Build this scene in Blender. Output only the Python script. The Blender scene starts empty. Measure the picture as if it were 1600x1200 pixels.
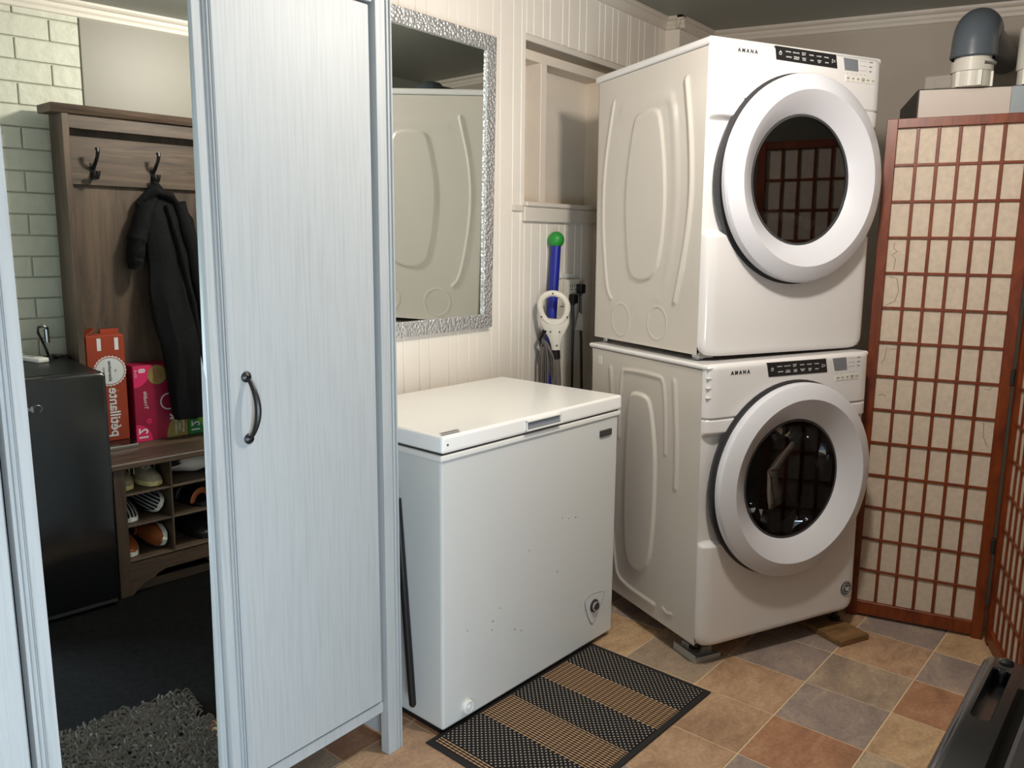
import bpy, bmesh, math, random
import numpy as np
from mathutils import Vector, Matrix
random.seed(7)
SC = bpy.context.scene
COL = SC.collection
PI = math.pi
def R(d): return math.radians(d)

# ------------------------------------------------------------------ camera, world, lights, exposure
cam_d = bpy.data.cameras.new('camera'); cam_o = bpy.data.objects.new('camera', cam_d); COL.objects.link(cam_o)
cam_d.sensor_width = 36; cam_d.lens = 36 * 1266.1 / 1600; cam_d.clip_start = 0.02
ya, pi_, ro = R(38.0167), R(-9.9368), R(0.5132)
fw = Vector((math.cos(ya) * math.cos(pi_), math.sin(ya) * math.cos(pi_), math.sin(pi_)))
rt = Vector((math.sin(ya), -math.cos(ya), 0)); up = rt.cross(fw)
r2 = rt * math.cos(ro) + up * math.sin(ro); u2 = -rt * math.sin(ro) + up * math.cos(ro)
M3 = Matrix((r2, u2, -fw)).transposed()
cam_o.matrix_world = Matrix.Translation((-0.2458, -2.0279, 1.3476)) @ M3.to_4x4()
SC.camera = cam_o
W = bpy.data.worlds.new('world'); SC.world = W; W.use_nodes = True
W.node_tree.nodes['Background'].inputs[0].default_value = (0.55, 0.62, 0.72, 1)
W.node_tree.nodes['Background'].inputs[1].default_value = 0.35
SC.view_settings.view_transform = 'Standard'; SC.view_settings.look = 'None'
SC.view_settings.exposure = 0.17; SC.view_settings.gamma = 1.0; SC.view_settings.use_curve_mapping = False
def light(name, kind, loc, energy, color, **k):
    d = bpy.data.lights.new(name, kind); d.energy = energy; d.color = color
    rot = k.pop('rot', None)
    for a, b in k.items(): setattr(d, a, b)
    o = bpy.data.objects.new(name, d); COL.objects.link(o); o.location = loc
    if rot: o.rotation_euler = rot
    return o
# ceiling lamp of the room (just outside the frame) and the daylight of the glazed door behind the camera
light('ceiling_lamp_light', 'POINT', (1.50, -1.44, 2.08), 50, (1.0, 0.915, 0.84), shadow_soft_size=0.06)
light('door_daylight', 'AREA', (-0.30, -2.53, 0.50), 62, (0.71, 0.86, 1.0), shape='RECTANGLE', size=0.84, size_y=1.00, rot=(R(90), 0, 0))

# ------------------------------------------------------------------ materials
def lin(c):
    c = c / 255.0
    return c / 12.92 if c <= 0.04045 else ((c + 0.055) / 1.055) ** 2.4
def S(r, g, b): return (lin(r), lin(g), lin(b), 1)
def mat(name, col, rough=0.5, metal=0.0, var=None, bump=None, coat=0.0, spec=0.5, col2=None, coord='Object', stretch=(1, 1, 1)):
    """procedural material: base colour varied by noise (var=(scale, amount 0..1)), optional fine bump=(scale, strength)"""
    m = bpy.data.materials.new(name); m.use_nodes = True
    nt = m.node_tree; b = nt.nodes['Principled BSDF']
    b.inputs['Base Color'].default_value = col; b.inputs['Roughness'].default_value = rough
    b.inputs['Metallic'].default_value = metal; b.inputs['Coat Weight'].default_value = coat
    b.inputs['Coat Roughness'].default_value = 0.08
    b.inputs['Specular IOR Level'].default_value = spec
    tc = nt.nodes.new('ShaderNodeTexCoord'); mp = nt.nodes.new('ShaderNodeMapping')
    nt.links.new(tc.outputs[coord], mp.inputs[0]); mp.inputs['Scale'].default_value = stretch
    if coord == 'World':
        pass
    if var:
        n = nt.nodes.new('ShaderNodeTexNoise'); n.inputs['Scale'].default_value = var[0]; n.inputs['Detail'].default_value = 5
        n.inputs['Roughness'].default_value = 0.6
        nt.links.new(mp.outputs[0], n.inputs['Vector'])
        rp = nt.nodes.new('ShaderNodeValToRGB'); nt.links.new(n.outputs['Fac'], rp.inputs[0])
        c2 = col2 if col2 else tuple(x * (1 - var[1]) for x in col[:3]) + (1,)
        rp.color_ramp.elements[0].position = 0.32; rp.color_ramp.elements[0].color = c2
        rp.color_ramp.elements[1].position = 0.68; rp.color_ramp.elements[1].color = col
        nt.links.new(rp.outputs[0], b.inputs['Base Color'])
    if bump:
        n2 = nt.nodes.new('ShaderNodeTexNoise'); n2.inputs['Scale'].default_value = bump[0]; n2.inputs['Detail'].default_value = 4
        nt.links.new(mp.outputs[0], n2.inputs['Vector'])
        bp = nt.nodes.new('ShaderNodeBump'); bp.inputs['Strength'].default_value = bump[1]; bp.inputs['Distance'].default_value = 0.01
        nt.links.new(n2.outputs['Fac'], bp.inputs['Height']); nt.links.new(bp.outputs[0], b.inputs['Normal'])
    return m
def world_noise(m):
    """switch a material's noise from object space to world position so neighbouring pieces differ"""
    nt = m.node_tree; g = nt.nodes.new('ShaderNodeNewGeometry')
    for n in nt.nodes:
        if n.type == 'MAPPING':
            nt.links.new(g.outputs['Position'], n.inputs[0])
    return m

m_wall = world_noise(mat('cream_panel_paint', S(240, 232, 220), 0.42, var=(3, 0.06), bump=(60, 0.03)))
m_back = world_noise(mat('taupe_wall_paint', S(188, 177, 164), 0.6, var=(2, 0.08), bump=(40, 0.03)))
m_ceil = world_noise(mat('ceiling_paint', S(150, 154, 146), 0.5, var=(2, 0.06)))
m_trim = world_noise(mat('trim_paint', S(222, 214, 202), 0.45, var=(6, 0.05)))
m_niche = world_noise(mat('niche_paint', S(226, 214, 198), 0.5, var=(5, 0.08)))
m_cream = world_noise(mat('cream_smooth_wall', S(136, 131, 119), 0.45, var=(3, 0.05)))
m_brick = world_noise(mat('white_brick_paint', S(208, 208, 192), 0.5, var=(18, 0.05), bump=(26, 0.55)))
m_mortar = mat('mortar_paint', S(202, 202, 186), 0.6, var=(30, 0.06))
m_grout = mat('tan_grout', S(222, 196, 160), 0.6, var=(40, 0.12))
def tile_mat(name, c1, c2, c3):
    m = bpy.data.materials.new(name); m.use_nodes = True; nt = m.node_tree; b = nt.nodes['Principled BSDF']
    g = nt.nodes.new('ShaderNodeNewGeometry'); mp = nt.nodes.new('ShaderNodeMapping'); mp.inputs['Scale'].default_value = (1, 1.7, 1)
    nt.links.new(g.outputs['Position'], mp.inputs[0])
    oi = nt.nodes.new('ShaderNodeObjectInfo')
    n = nt.nodes.new('ShaderNodeTexNoise'); n.noise_dimensions = '4D'; n.inputs['Scale'].default_value = 5.5; n.inputs['Detail'].default_value = 9; n.inputs['Roughness'].default_value = 0.68
    n.inputs['Distortion'].default_value = 0.9
    mu = nt.nodes.new('ShaderNodeMath'); mu.operation = 'MULTIPLY'; mu.inputs[1].default_value = 40
    nt.links.new(oi.outputs['Random'], mu.inputs[0]); nt.links.new(mu.outputs[0], n.inputs['W']); nt.links.new(mp.outputs[0], n.inputs['Vector'])
    rp = nt.nodes.new('ShaderNodeValToRGB'); e = rp.color_ramp.elements
    e[0].position = 0.30; e[0].color = c1; e[1].position = 0.72; e[1].color = c3
    k = e.new(0.52); k.color = c2
    nt.links.new(n.outputs['Fac'], rp.inputs[0])
    n2 = nt.nodes.new('ShaderNodeTexNoise'); n2.inputs['Scale'].default_value = 90; n2.inputs['Detail'].default_value = 6
    nt.links.new(g.outputs['Position'], n2.inputs['Vector'])
    mx = nt.nodes.new('ShaderNodeMix'); mx.data_type = 'RGBA'; mx.blend_type = 'MULTIPLY'; mx.inputs['Factor'].default_value = 0.35
    r2_ = nt.nodes.new('ShaderNodeValToRGB'); r2_.color_ramp.elements[0].position = 0.35; r2_.color_ramp.elements[0].color = (0.45, 0.45, 0.45, 1); r2_.color_ramp.elements[1].position = 0.6
    nt.links.new(n2.outputs['Fac'], r2_.inputs[0]); nt.links.new(rp.outputs[0], mx.inputs['A']); nt.links.new(r2_.outputs[0], mx.inputs['B'])
    nt.links.new(mx.outputs['Result'], b.inputs['Base Color'])
    b.inputs['Roughness'].default_value = 0.42
    bp = nt.nodes.new('ShaderNodeBump'); bp.inputs['Strength'].default_value = 0.12; bp.inputs['Distance'].default_value = 0.004
    nt.links.new(n.outputs['Fac'], bp.inputs['Height']); nt.links.new(bp.outputs[0], b.inputs['Normal'])
    return m
T_RUST = tile_mat('rust_tile', S(140, 102, 78), S(176, 128, 96), S(196, 158, 126))
T_TAN = tile_mat('tan_tile', S(158, 128, 98), S(200, 166, 128), S(222, 194, 156))
T_PURP = tile_mat('purple_grey_tile', S(136, 120, 112), S(162, 144, 134), S(196, 172, 146))
T_BROWN = tile_mat('brown_tile', S(144, 112, 88), S(188, 152, 120), S(206, 172, 138))
T_GREY = tile_mat('grey_tan_tile', S(140, 122, 108), S(172, 150, 128), S(206, 182, 150))

def wood_white():
    m = mat('whitewashed_wood', S(210, 213, 210), 0.5)
    nt = m.node_tree; b = nt.nodes['Principled BSDF']
    g = nt.nodes.new('ShaderNodeNewGeometry'); mp = nt.nodes.new('ShaderNodeMapping'); mp.inputs['Scale'].default_value = (150, 150, 5)
    nt.links.new(g.outputs['Position'], mp.inputs[0])
    n = nt.nodes.new('ShaderNodeTexNoise'); n.inputs['Scale'].default_value = 1.0; n.inputs['Detail'].default_value = 6; n.inputs['Distortion'].default_value = 0.5
    nt.links.new(mp.outputs[0], n.inputs['Vector'])
    rp = nt.nodes.new('ShaderNodeValToRGB'); rp.color_ramp.elements[0].position = 0.30; rp.color_ramp.elements[0].color = S(163, 166, 166)
    rp.color_ramp.elements[1].position = 0.56; rp.color_ramp.elements[1].color = S(172, 175, 175)
    nt.links.new(n.outputs['Fac'], rp.inputs[0]); nt.links.new(rp.outputs[0], b.inputs['Base Color'])
    bp = nt.nodes.new('ShaderNodeBump'); bp.inputs['Strength'].default_value = 0.12; bp.inputs['Distance'].default_value = 0.003
    nt.links.new(n.outputs['Fac'], bp.inputs['Height']); nt.links.new(bp.outputs[0], b.inputs['Normal'])
    return m
m_ward = wood_white()
def wood(name, c1, c2, stretch, rough=0.5):
    m = mat(name, c1, rough); nt = m.node_tree; b = nt.nodes['Principled BSDF']
    g = nt.nodes.new('ShaderNodeTexCoord'); mp = nt.nodes.new('ShaderNodeMapping'); mp.inputs['Scale'].default_value = stretch
    nt.links.new(g.outputs['Object'], mp.inputs[0])
    n = nt.nodes.new('ShaderNodeTexNoise'); n.inputs['Scale'].default_value = 1.0; n.inputs['Detail'].default_value = 8; n.inputs['Distortion'].default_value = 1.2; n.inputs['Roughness'].default_value = 0.65
    nt.links.new(mp.outputs[0], n.inputs['Vector'])
    rp = nt.nodes.new('ShaderNodeValToRGB'); rp.color_ramp.elements[0].position = 0.33; rp.color_ramp.elements[0].color = c1
    rp.color_ramp.elements[1].position = 0.66; rp.color_ramp.elements[1].color = c2
    nt.links.new(n.outputs['Fac'], rp.inputs[0]); nt.links.new(rp.outputs[0], b.inputs['Base Color'])
    return m
m_oak_v = wood('grey_brown_wood_upright', S(54, 42, 33), S(98, 79, 63), (14, 14, 1.6))
m_oak_h = wood('grey_brown_wood_level', S(52, 40, 32), S(98, 79, 64), (2.0, 22, 26))
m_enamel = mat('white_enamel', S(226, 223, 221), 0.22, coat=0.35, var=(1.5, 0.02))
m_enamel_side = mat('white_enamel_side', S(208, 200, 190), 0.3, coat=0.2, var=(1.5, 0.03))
m_ring = mat('white_door_plastic', S(214, 214, 219), 0.28, coat=0.15, var=(2, 0.02))
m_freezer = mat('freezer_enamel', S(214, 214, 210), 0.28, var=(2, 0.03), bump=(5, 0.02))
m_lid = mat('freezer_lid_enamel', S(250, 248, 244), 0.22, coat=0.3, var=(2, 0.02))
m_white = mat('white_plastic', S(232, 230, 224), 0.4, var=(6, 0.03))
m_gasket = mat('dark_gasket', S(64, 64, 66), 0.45, var=(9, 0.2))
m_black = mat('black_plastic', S(22, 22, 23), 0.4, var=(10, 0.2))
m_gloss = mat('black_glossy_plastic', S(20, 20, 22), 0.2, var=(10, 0.15), coat=0.35)
m_fridge = mat('black_fridge_steel', S(16, 16, 19), 0.35, var=(8, 0.15))
m_shim = mat('galvanised_plate', S(178, 178, 176), 0.4, 0.3, var=(20, 0.1))
m_strip = mat('black_touch_panel', S(34, 33, 34), 0.3, var=(8, 0.1))
m_disp = mat('grey_display', S(122, 126, 132), 0.2, var=(8, 0.05))
m_print_w = mat('white_print', S(225, 225, 225), 0.5, var=(9, 0.05))
m_print_g = mat('grey_print', S(112, 108, 104), 0.5, var=(9, 0.05))
m_print_d = mat('dark_print', S(52, 52, 54), 0.4, var=(9, 0.05))
m_panel_l = mat('pale_button_panel', S(222, 219, 208), 0.35, var=(9, 0.03))
m_steel = mat('brushed_steel', S(190, 190, 190), 0.32, 1.0, var=(30, 0.15))
m_drum = mat('steel_drum', S(92, 93, 96), 0.5, 0.6, var=(30, 0.25))
m_chrome = mat('chrome', S(215, 215, 218), 0.12, 1.0, var=(20, 0.05))
m_mirror = mat('mirror_silver', S(240, 246, 242), 0.0, 1.0)
m_iron = mat('black_iron', S(26, 25, 25), 0.42, var=(20, 0.25), bump=(90, 0.05))
m_red = wood('red_brown_lacquer', S(90, 33, 6), S(130, 58, 14), (30, 30, 6), 0.4)
def paper_mat(name, col):
    m = world_noise(mat(name, col, 0.75, var=(55, 0.16), bump=(45, 0.1)))
    b = m.node_tree.nodes['Principled BSDF']
    b.inputs['Subsurface Weight'].default_value = 0.0
    return m
m_paper = paper_mat('cream_rice_paper', S(208, 192, 172))
m_crack = mat('dark_tear', S(96, 78, 60), 0.8, var=(20, 0.3))
def glass(name, tint, rough=0.0, dark=0.0):
    m = bpy.data.materials.new(name); m.use_nodes = True; nt = m.node_tree
    out = nt.nodes['Material Output']; b = nt.nodes['Principled BSDF']; nt.nodes.remove(b)
    tr = nt.nodes.new('ShaderNodeBsdfTransparent'); tr.inputs[0].default_value = tint
    gl = nt.nodes.new('ShaderNodeBsdfGlossy'); gl.inputs['Roughness'].default_value = rough; gl.inputs[0].default_value = (0.9, 0.92, 0.95, 1)
    fr = nt.nodes.new('ShaderNodeFresnel'); fr.inputs[0].default_value = 1.5
    mu = nt.nodes.new('ShaderNodeMath'); mu.operation = 'ADD'; mu.inputs[1].default_value = dark
    nt.links.new(fr.outputs[0], mu.inputs[0])
    mx = nt.nodes.new('ShaderNodeMixShader'); nt.links.new(mu.outputs[0], mx.inputs[0]); nt.links.new(tr.outputs[0], mx.inputs[1]); nt.links.new(gl.outputs[0], mx.inputs[2])
    nt.links.new(mx.outputs[0], out.inputs['Surface'])
    return m
m_glass_dark = glass('smoked_door_glass', (0.22, 0.22, 0.24, 1), 0.0, 0.05)
m_glass_wash = glass('clear_door_glass', (0.66, 0.67, 0.69, 1), 0.0, -0.022)
m_bluepole = mat('blue_plastic', S(30, 42, 150), 0.35, var=(8, 0.15))
m_green = mat('green_plastic', S(40, 150, 60), 0.45, var=(8, 0.15))
m_cord = mat('grey_cord', S(118, 112, 106), 0.6, var=(30, 0.2))
m_offwhite = mat('ivory_plastic', S(228, 222, 208), 0.4, var=(8, 0.05))
m_pvc_grey = mat('grey_pvc', S(92, 100, 108), 0.3, var=(6, 0.08))
m_pvc_white = mat('white_pvc', S(226, 222, 210), 0.4, var=(10, 0.06))
m_furn = mat('pinkish_white_sheet_metal', S(226, 212, 202), 0.45, var=(2, 0.04))
m_furn_g = mat('blue_grey_sheet_metal', S(178, 188, 194), 0.45, var=(2, 0.05))
m_furn_d = mat('dark_sheet_metal', S(48, 47, 42), 0.5, var=(5, 0.1))
m_board = wood('pine_board', S(92, 66, 38), S(146, 110, 70), (6, 40, 40), 0.6)
m_carpet = mat('black_carpet', S(26, 25, 26), 0.95, var=(60, 0.6), bump=(300, 0.8), spec=0.1)
m_shag = mat('grey_shag_yarn', S(108, 102, 96), 0.9, var=(12, 0.35), spec=0.1)
m_cloth = mat('black_cotton_cloth', S(20, 20, 22), 0.9, var=(12, 0.4), bump=(120, 0.35), spec=0.2)
m_cardo = mat('rust_orange_card', S(166, 62, 30), 0.5, var=(6, 0.25))
m_cardp = mat('crimson_card', S(160, 14, 60), 0.45, var=(5, 0.25))
m_cardg = mat('lime_green_card', S(120, 178, 40), 0.45, var=(5, 0.25))
m_pink = mat('pink_print', S(226, 40, 104), 0.5, var=(9, 0.1))
m_gold = mat('olive_gold_print', S(150, 130, 70), 0.5, var=(9, 0.15))
m_gdark = mat('deep_green_print', S(20, 128, 60), 0.5, var=(9, 0.1))
m_orange = mat('orange_print', S(206, 78, 26), 0.5, var=(9, 0.1))
m_matblk = mat('black_rubber_border', S(26, 24, 24), 0.7, var=(40, 0.2))
def band_mat(name, ca, cb, su, sv, dots):
    """woven band: fine threads along local x, or small pale dots on a dark ground"""
    m = mat(name, ca, 0.85, spec=0.15); nt = m.node_tree; b = nt.nodes['Principled BSDF']
    tc = nt.nodes.new('ShaderNodeTexCoord'); sep = nt.nodes.new('ShaderNodeSeparateXYZ'); nt.links.new(tc.outputs['Object'], sep.inputs[0])
    def wave(sock, f, ph=0.0):
        a = nt.nodes.new('ShaderNodeMath'); a.operation = 'MULTIPLY_ADD'; a.inputs[1].default_value = f * 2 * PI; a.inputs[2].default_value = ph
        s = nt.nodes.new('ShaderNodeMath'); s.operation = 'SINE'; nt.links.new(sock, a.inputs[0]); nt.links.new(a.outputs[0], s.inputs[0]); return s.outputs[0]
    wx, wy = wave(sep.outputs[0], su), wave(sep.outputs[1], sv)
    op = nt.nodes.new('ShaderNodeMath')
    if dots:
        op.operation = 'MULTIPLY'; nt.links.new(wx, op.inputs[0]); nt.links.new(wy, op.inputs[1])
    else:
        op.operation = 'MULTIPLY_ADD'; op.inputs[1].default_value = 0.45; nt.links.new(wx, op.inputs[0]); nt.links.new(wy, op.inputs[2])
    rp = nt.nodes.new('ShaderNodeValToRGB'); rp.color_ramp.elements[0].color = ca; rp.color_ramp.elements[1].color = cb
    rp.color_ramp.elements[0].position = 0.45 if dots else 0.30; rp.color_ramp.elements[1].position = 0.7 if dots else 0.48
    nt.links.new(op.outputs[0], rp.inputs[0]); nt.links.new(rp.outputs[0], b.inputs['Base Color'])
    bp = nt.nodes.new('ShaderNodeBump'); bp.inputs['Strength'].default_value = 0.4; bp.inputs['Distance'].default_value = 0.002
    nt.links.new(op.outputs[0], bp.inputs['Height']); nt.links.new(bp.outputs[0], b.inputs['Normal'])
    return m
m_band_d = band_mat('dark_dotted_weave', S(34, 32, 32), S(176, 168, 156), 62, 62, True)
m_band_t = band_mat('tan_ribbed_weave', S(52, 43, 38), S(196, 160, 122), 62, 110, False)
def hammered():
    m = mat('hammered_silver', S(212, 212, 212), 0.42, 0.75); nt = m.node_tree; b = nt.nodes['Principled BSDF']
    tc = nt.nodes.new('ShaderNodeTexCoord'); v = nt.nodes.new('ShaderNodeTexVoronoi'); v.inputs['Scale'].default_value = 95
    nt.links.new(tc.outputs['Object'], v.inputs['Vector'])
    bp = nt.nodes.new('ShaderNodeBump'); bp.inputs['Strength'].default_value = 0.55; bp.inputs['Distance'].default_value = 0.010
    nt.links.new(v.outputs['Distance'], bp.inputs['Height']); nt.links.new(bp.outputs[0], b.inputs['Normal'])
    return m
m_hammer = hammered()

# ------------------------------------------------------------------ mesh helpers
def build(name, bm, m, parent=None, smooth=False, loc=None, rot=None):
    bmesh.ops.recalc_face_normals(bm, faces=bm.faces[:])
    me = bpy.data.meshes.new(name); bm.to_mesh(me); bm.free()
    if smooth:
        for p in me.polygons: p.use_smooth = True
    for x in (m if isinstance(m, (list, tuple)) else [m]): me.materials.append(x)
    if smooth: me.set_sharp_from_angle(angle=R(27))
    o = bpy.data.objects.new(name, me); COL.objects.link(o)
    if parent: o.parent = parent
    if loc: o.location = loc
    if rot: o.rotation_euler = rot
    return o
def box(bm, lo, hi, bev=0.0, seg=2, rotz=0, org=None):
    vs = [bm.verts.new((x, y, z)) for x in (lo[0], hi[0]) for y in (lo[1], hi[1]) for z in (lo[2], hi[2])]
    f = [(0, 1, 3, 2), (4, 6, 7, 5), (0, 4, 5, 1), (2, 3, 7, 6), (0, 2, 6, 4), (1, 5, 7, 3)]
    fs = [bm.faces.new([vs[i] for i in q]) for q in f]
    if bev:
        es = list({e for a in fs for e in a.edges})
        r = bmesh.ops.bevel(bm, geom=es, offset=bev, segments=seg, profile=0.5, affect='EDGES')
    return bm
def bx(lo, hi, bev=0.0, seg=2):
    return box(bmesh.new(), lo, hi, bev, seg)
def tube(bm, pts, r, seg=10, close=False, cap=True, flat=1.0):
    pts = [Vector(p) for p in pts]; n = len(pts); rings = []
    prev = None
    for i, p in enumerate(pts):
        if close: t = pts[(i + 1) % n] - pts[i - 1]
        else: t = pts[min(i + 1, n - 1)] - pts[max(i - 1, 0)]
        t.normalize()
        if prev is None:
            a = Vector((0, 0, 1)) if abs(t.z) < 0.9 else Vector((1, 0, 0)); nx = t.cross(a).normalized()
        else: nx = (prev - t * prev.dot(t)).normalized()
        prev = nx; ny = t.cross(nx)
        rr = r[i] if isinstance(r, (list, tuple)) else r
        rings.append([bm.verts.new(p + nx * rr * math.cos(2 * PI * k / seg) + ny * rr * flat * math.sin(2 * PI * k / seg)) for k in range(seg)])
    for i in range(n if close else n - 1):
        A, B = rings[i], rings[(i + 1) % n]
        for k in range(seg): bm.faces.new((A[k], A[(k + 1) % seg], B[(k + 1) % seg], B[k]))
    if cap and not close:
        bm.faces.new(rings[0][::-1]); bm.faces.new(rings[-1])
    return bm
def lathe(bm, prof, seg=48, c=(0, 0, 0), ax='z', cap0=False, cap1=False):
    """revolve (r, h) profile about an axis through c: 'z' up, 'y' along +y, 'x' along +x"""
    rings = []
    for r, h in prof:
        ring = []
        for k in range(seg):
            a = 2 * PI * k / seg; u, v = r * math.cos(a), r * math.sin(a)
            p = {'z': (u, v, h), 'y': (u, h, v), 'x': (h, u, v)}[ax]
            ring.append(bm.verts.new((c[0] + p[0], c[1] + p[1], c[2] + p[2])))
        rings.append(ring)
    for A, B in zip(rings, rings[1:]):
        for k in range(seg): bm.faces.new((A[k], A[(k + 1) % seg], B[(k + 1) % seg], B[k]))
    if cap0: bm.faces.new(rings[0])
    if cap1: bm.faces.new(rings[-1])
    return bm
def prism(bm, poly, d0, d1, plane='xz'):
    """extrude a 2-D polygon between depths d0 and d1 ('xz' along y, 'xy' along z, 'yz' along x)"""
    def P(a, b, d): return {'xz': (a, d, b), 'xy': (a, b, d), 'yz': (d, a, b)}[plane]
    A = [bm.verts.new(P(a, b, d0)) for a, b in poly]; B = [bm.verts.new(P(a, b, d1)) for a, b in poly]
    n = len(poly)
    bm.faces.new(A); bm.faces.new(B[::-1])
    for k in range(n): bm.faces.new((A[k], B[k], B[(k + 1) % n], A[(k + 1) % n]))
    return bm
def sphere(bm, c, r, sx=1, sy=1, sz=1, u=20, v=12):
    q = bmesh.ops.create_uvsphere(bm, u_segments=u, v_segments=v, radius=r)
    for w in q['verts']: w.co = Vector((w.co.x * sx + c[0], w.co.y * sy + c[1], w.co.z * sz + c[2]))
    return bm
def thing(name, label, cat, loc=(0, 0, 0), rotz=0.0, group=None, M=None):
    o = bpy.data.objects.new(name, None); COL.objects.link(o); o.empty_display_size = 0.1
    if M is not None: o.matrix_world = M
    else: o.location = loc; o.rotation_euler = (0, 0, rotz)
    return tag(o, label, cat, group)
def tag(o, label, cat, group=None):
    o['label'] = label; o['category'] = cat
    if group: o['group'] = group
    return o
def struct(name, bm, m, parent=None, smooth=False):
    o = build(name, bm, m, parent, smooth)
    if parent is None: o['kind'] = 'structure'
    return o
def text(name, s, size, m, parent, mtx, align='CENTER', ext=0.0003, space=1.0, bold=0.0):
    c = bpy.data.curves.new(name, 'FONT'); c.body = s; c.size = size; c.align_x = align; c.align_y = 'CENTER'
    c.extrude = ext; c.space_character = space; c.offset = bold; c.resolution_u = 3
    t = bpy.data.objects.new('tmp', c); COL.objects.link(t)
    dg = bpy.context.evaluated_depsgraph_get(); me = bpy.data.meshes.new_from_object(t.evaluated_get(dg))
    bpy.data.objects.remove(t); bpy.data.curves.remove(c)
    me.name = name; me.materials.clear(); me.materials.append(m)
    o = bpy.data.objects.new(name, me); COL.objects.link(o); o.parent = parent; o.matrix_local = mtx
    return o
def face_m(x, y, z, right, upv):
    r = Vector(right); u = Vector(upv); n = r.cross(u)
    m = Matrix((r, u, n)).transposed().to_4x4(); m.translation = (x, y, z); return m
def fm(x, z, y): return face_m(x, y, z, (1, 0, 0), (0, 0, 1))       # print on a face looking towards -y

# ------------------------------------------------------------------ the room
BX = 3.745; YW = -.085; HY = -2.42; EX = -1.62; SL = 0.055  # left wall, niche, back wall and wall fittings scaled about the camera
def cz(y): return 2.394 + SL * (y - YW)
# floor: grout bed plus separate tiles
floor = struct('floor', bx((EX - .1, HY - .1, -0.06), (BX + .1, 0.1, -0.0018)), m_grout)
TX, TY, TYAW, TS, TSI = 1.9401, -1.0519, R(-2.498), 0.2401, 0.2542
known = {(0, 0): T_BROWN, (1, 0): T_PURP, (1, 1): T_GREY, (1, 2): T_BROWN, (2, 0): T_TAN, (2, 1): T_RUST, (2, 2): T_PURP, (2, 3): T_TAN,
         (1, 3): T_PURP, (1, -1): T_RUST, (0, -1): T_BROWN, (0, 1): T_PURP, (-1, 0): T_GREY, (-1, 1): T_TAN, (-2, 0): T_TAN, (-1, -1): T_GREY,
         (2, -1): T_GREY, (0, 2): T_PURP, (0, 3): T_BROWN, (-2, -1): T_BROWN, (3, 0): T_PURP, (3, 1): T_BROWN}
ct, st = math.cos(TYAW), math.sin(TYAW)
tile_me = {}
for m in (T_RUST, T_TAN, T_PURP, T_BROWN, T_GREY):
    b = bx((0.0024, -TSI + 0.0024, -0.006), (TS - 0.0024, -0.0024, 0.0), 0.0008, 1)
    me = bpy.data.meshes.new('tile'); b.to_mesh(me); b.free(); me.materials.append(m); tile_me[m] = me
rng = random.Random(3)
for j in range(-14, 9):
    for i in range(-5, 6):
        x = TX + ct * j * TS + st * i * TSI; y = TY + st * j * TS - ct * i * TSI
        if x < EX - .02 or x > BX - .2 or y > 0.12 or y - TSI < HY - .06: continue
        m = known.get((i, j)) or rng.choice([T_TAN, T_PURP, T_BROWN, T_GREY, T_RUST])
        o = bpy.data.objects.new('tile', tile_me[m]); COL.objects.link(o); o.parent = floor
        o.location = (x, y, 0); o.rotation_euler = (0, 0, TYAW)
# ceiling: slightly sloped, with a lower part over the entry bench
b = bmesh.new()
vs = [b.verts.new(p) for p in ((EX, -2.05, cz(-2.05)), (BX + .1, -2.05, cz(-2.05)), (BX + .1, .14, cz(.14)), (EX, .14, cz(.14)),
                               (EX, -2.05, 2.55), (BX + .1, -2.05, 2.55), (BX + .1, .14, 2.55), (EX, .14, 2.55))]
for q in ((0, 1, 2, 3), (4, 7, 6, 5), (0, 4, 5, 1), (2, 6, 7, 3), (1, 5, 6, 2), (0, 3, 7, 4)): b.faces.new([vs[k] for k in q])
box(b, (EX, HY - .1, 2.155), (BX + .1, -2.05, 2.55))
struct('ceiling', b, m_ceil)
# left wall (random-groove boards) with an open niche
NX0, NX1, NZ0, NZ1 = 2.308, 3.070, 1.501, 2.118
b = bmesh.new()
for lo, hi in (((EX, .006, 0), (NX0, .11, 2.42)), ((NX0, .006, 0), (NX1, .11, NZ0)), ((NX0, .006, NZ1), (NX1, .11, 2.42)), ((NX1, .006, 0), (BX, .11, 2.42))):
    box(b, (lo[0], lo[1] + YW, lo[2]), (hi[0], hi[1] + YW, hi[2]))
wl = struct('wall_left', b, m_wall)
def WP(name, lo, hi, bev, m): return build(name, bx((lo[0], lo[1] + YW, lo[2]), (hi[0], hi[1] + YW, hi[2]), bev, 1), m, wl)
x = 1.10; widths = [.045, .075, .05, .10, .045, .06, .045, .085]
k = 0
while x < 3.39:
    w = widths[k % 8]; k += 1
    if x < NX0 < x + w: w = NX0 - x
    if x < NX1 < x + w: w = NX1 - x
    if w < 0.012: x += w; continue
    w = min(w, 3.395 - x)
    segs = [(0.0, NZ0), (NZ1, 2.390)] if (x + w / 2 > NX0 and x + w / 2 < NX1) else [(0.0, 2.390)]
    for z0, z1 in segs: WP('plank', (x + .0008, 0, z0), (x + w - .0008, .009, z1), .0022, m_wall)
    x += w
WP('niche_back', (NX0 - .05, .094, NZ0 - .05), (NX1 + .05, .112, NZ1 + .05), 0, m_niche)
for sx in (2.420, 2.867): WP('stud', (sx, .0105, NZ0), (sx + .038, .095, 2.032), .0015, m_niche)
WP('header', (NX0, .016, 2.032), (NX1, .095, 2.068), .0015, m_niche)
WP('header', (NX0, .004, 2.095), (NX1, .095, NZ1), .002, m_trim)
WP('sill', (2.291, -.016, 1.427), (3.10, .02, 1.484), .003, m_trim)
WP('sill', (2.294, -.024, 1.484), (3.10, .094, 1.502), .004, m_trim)
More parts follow.
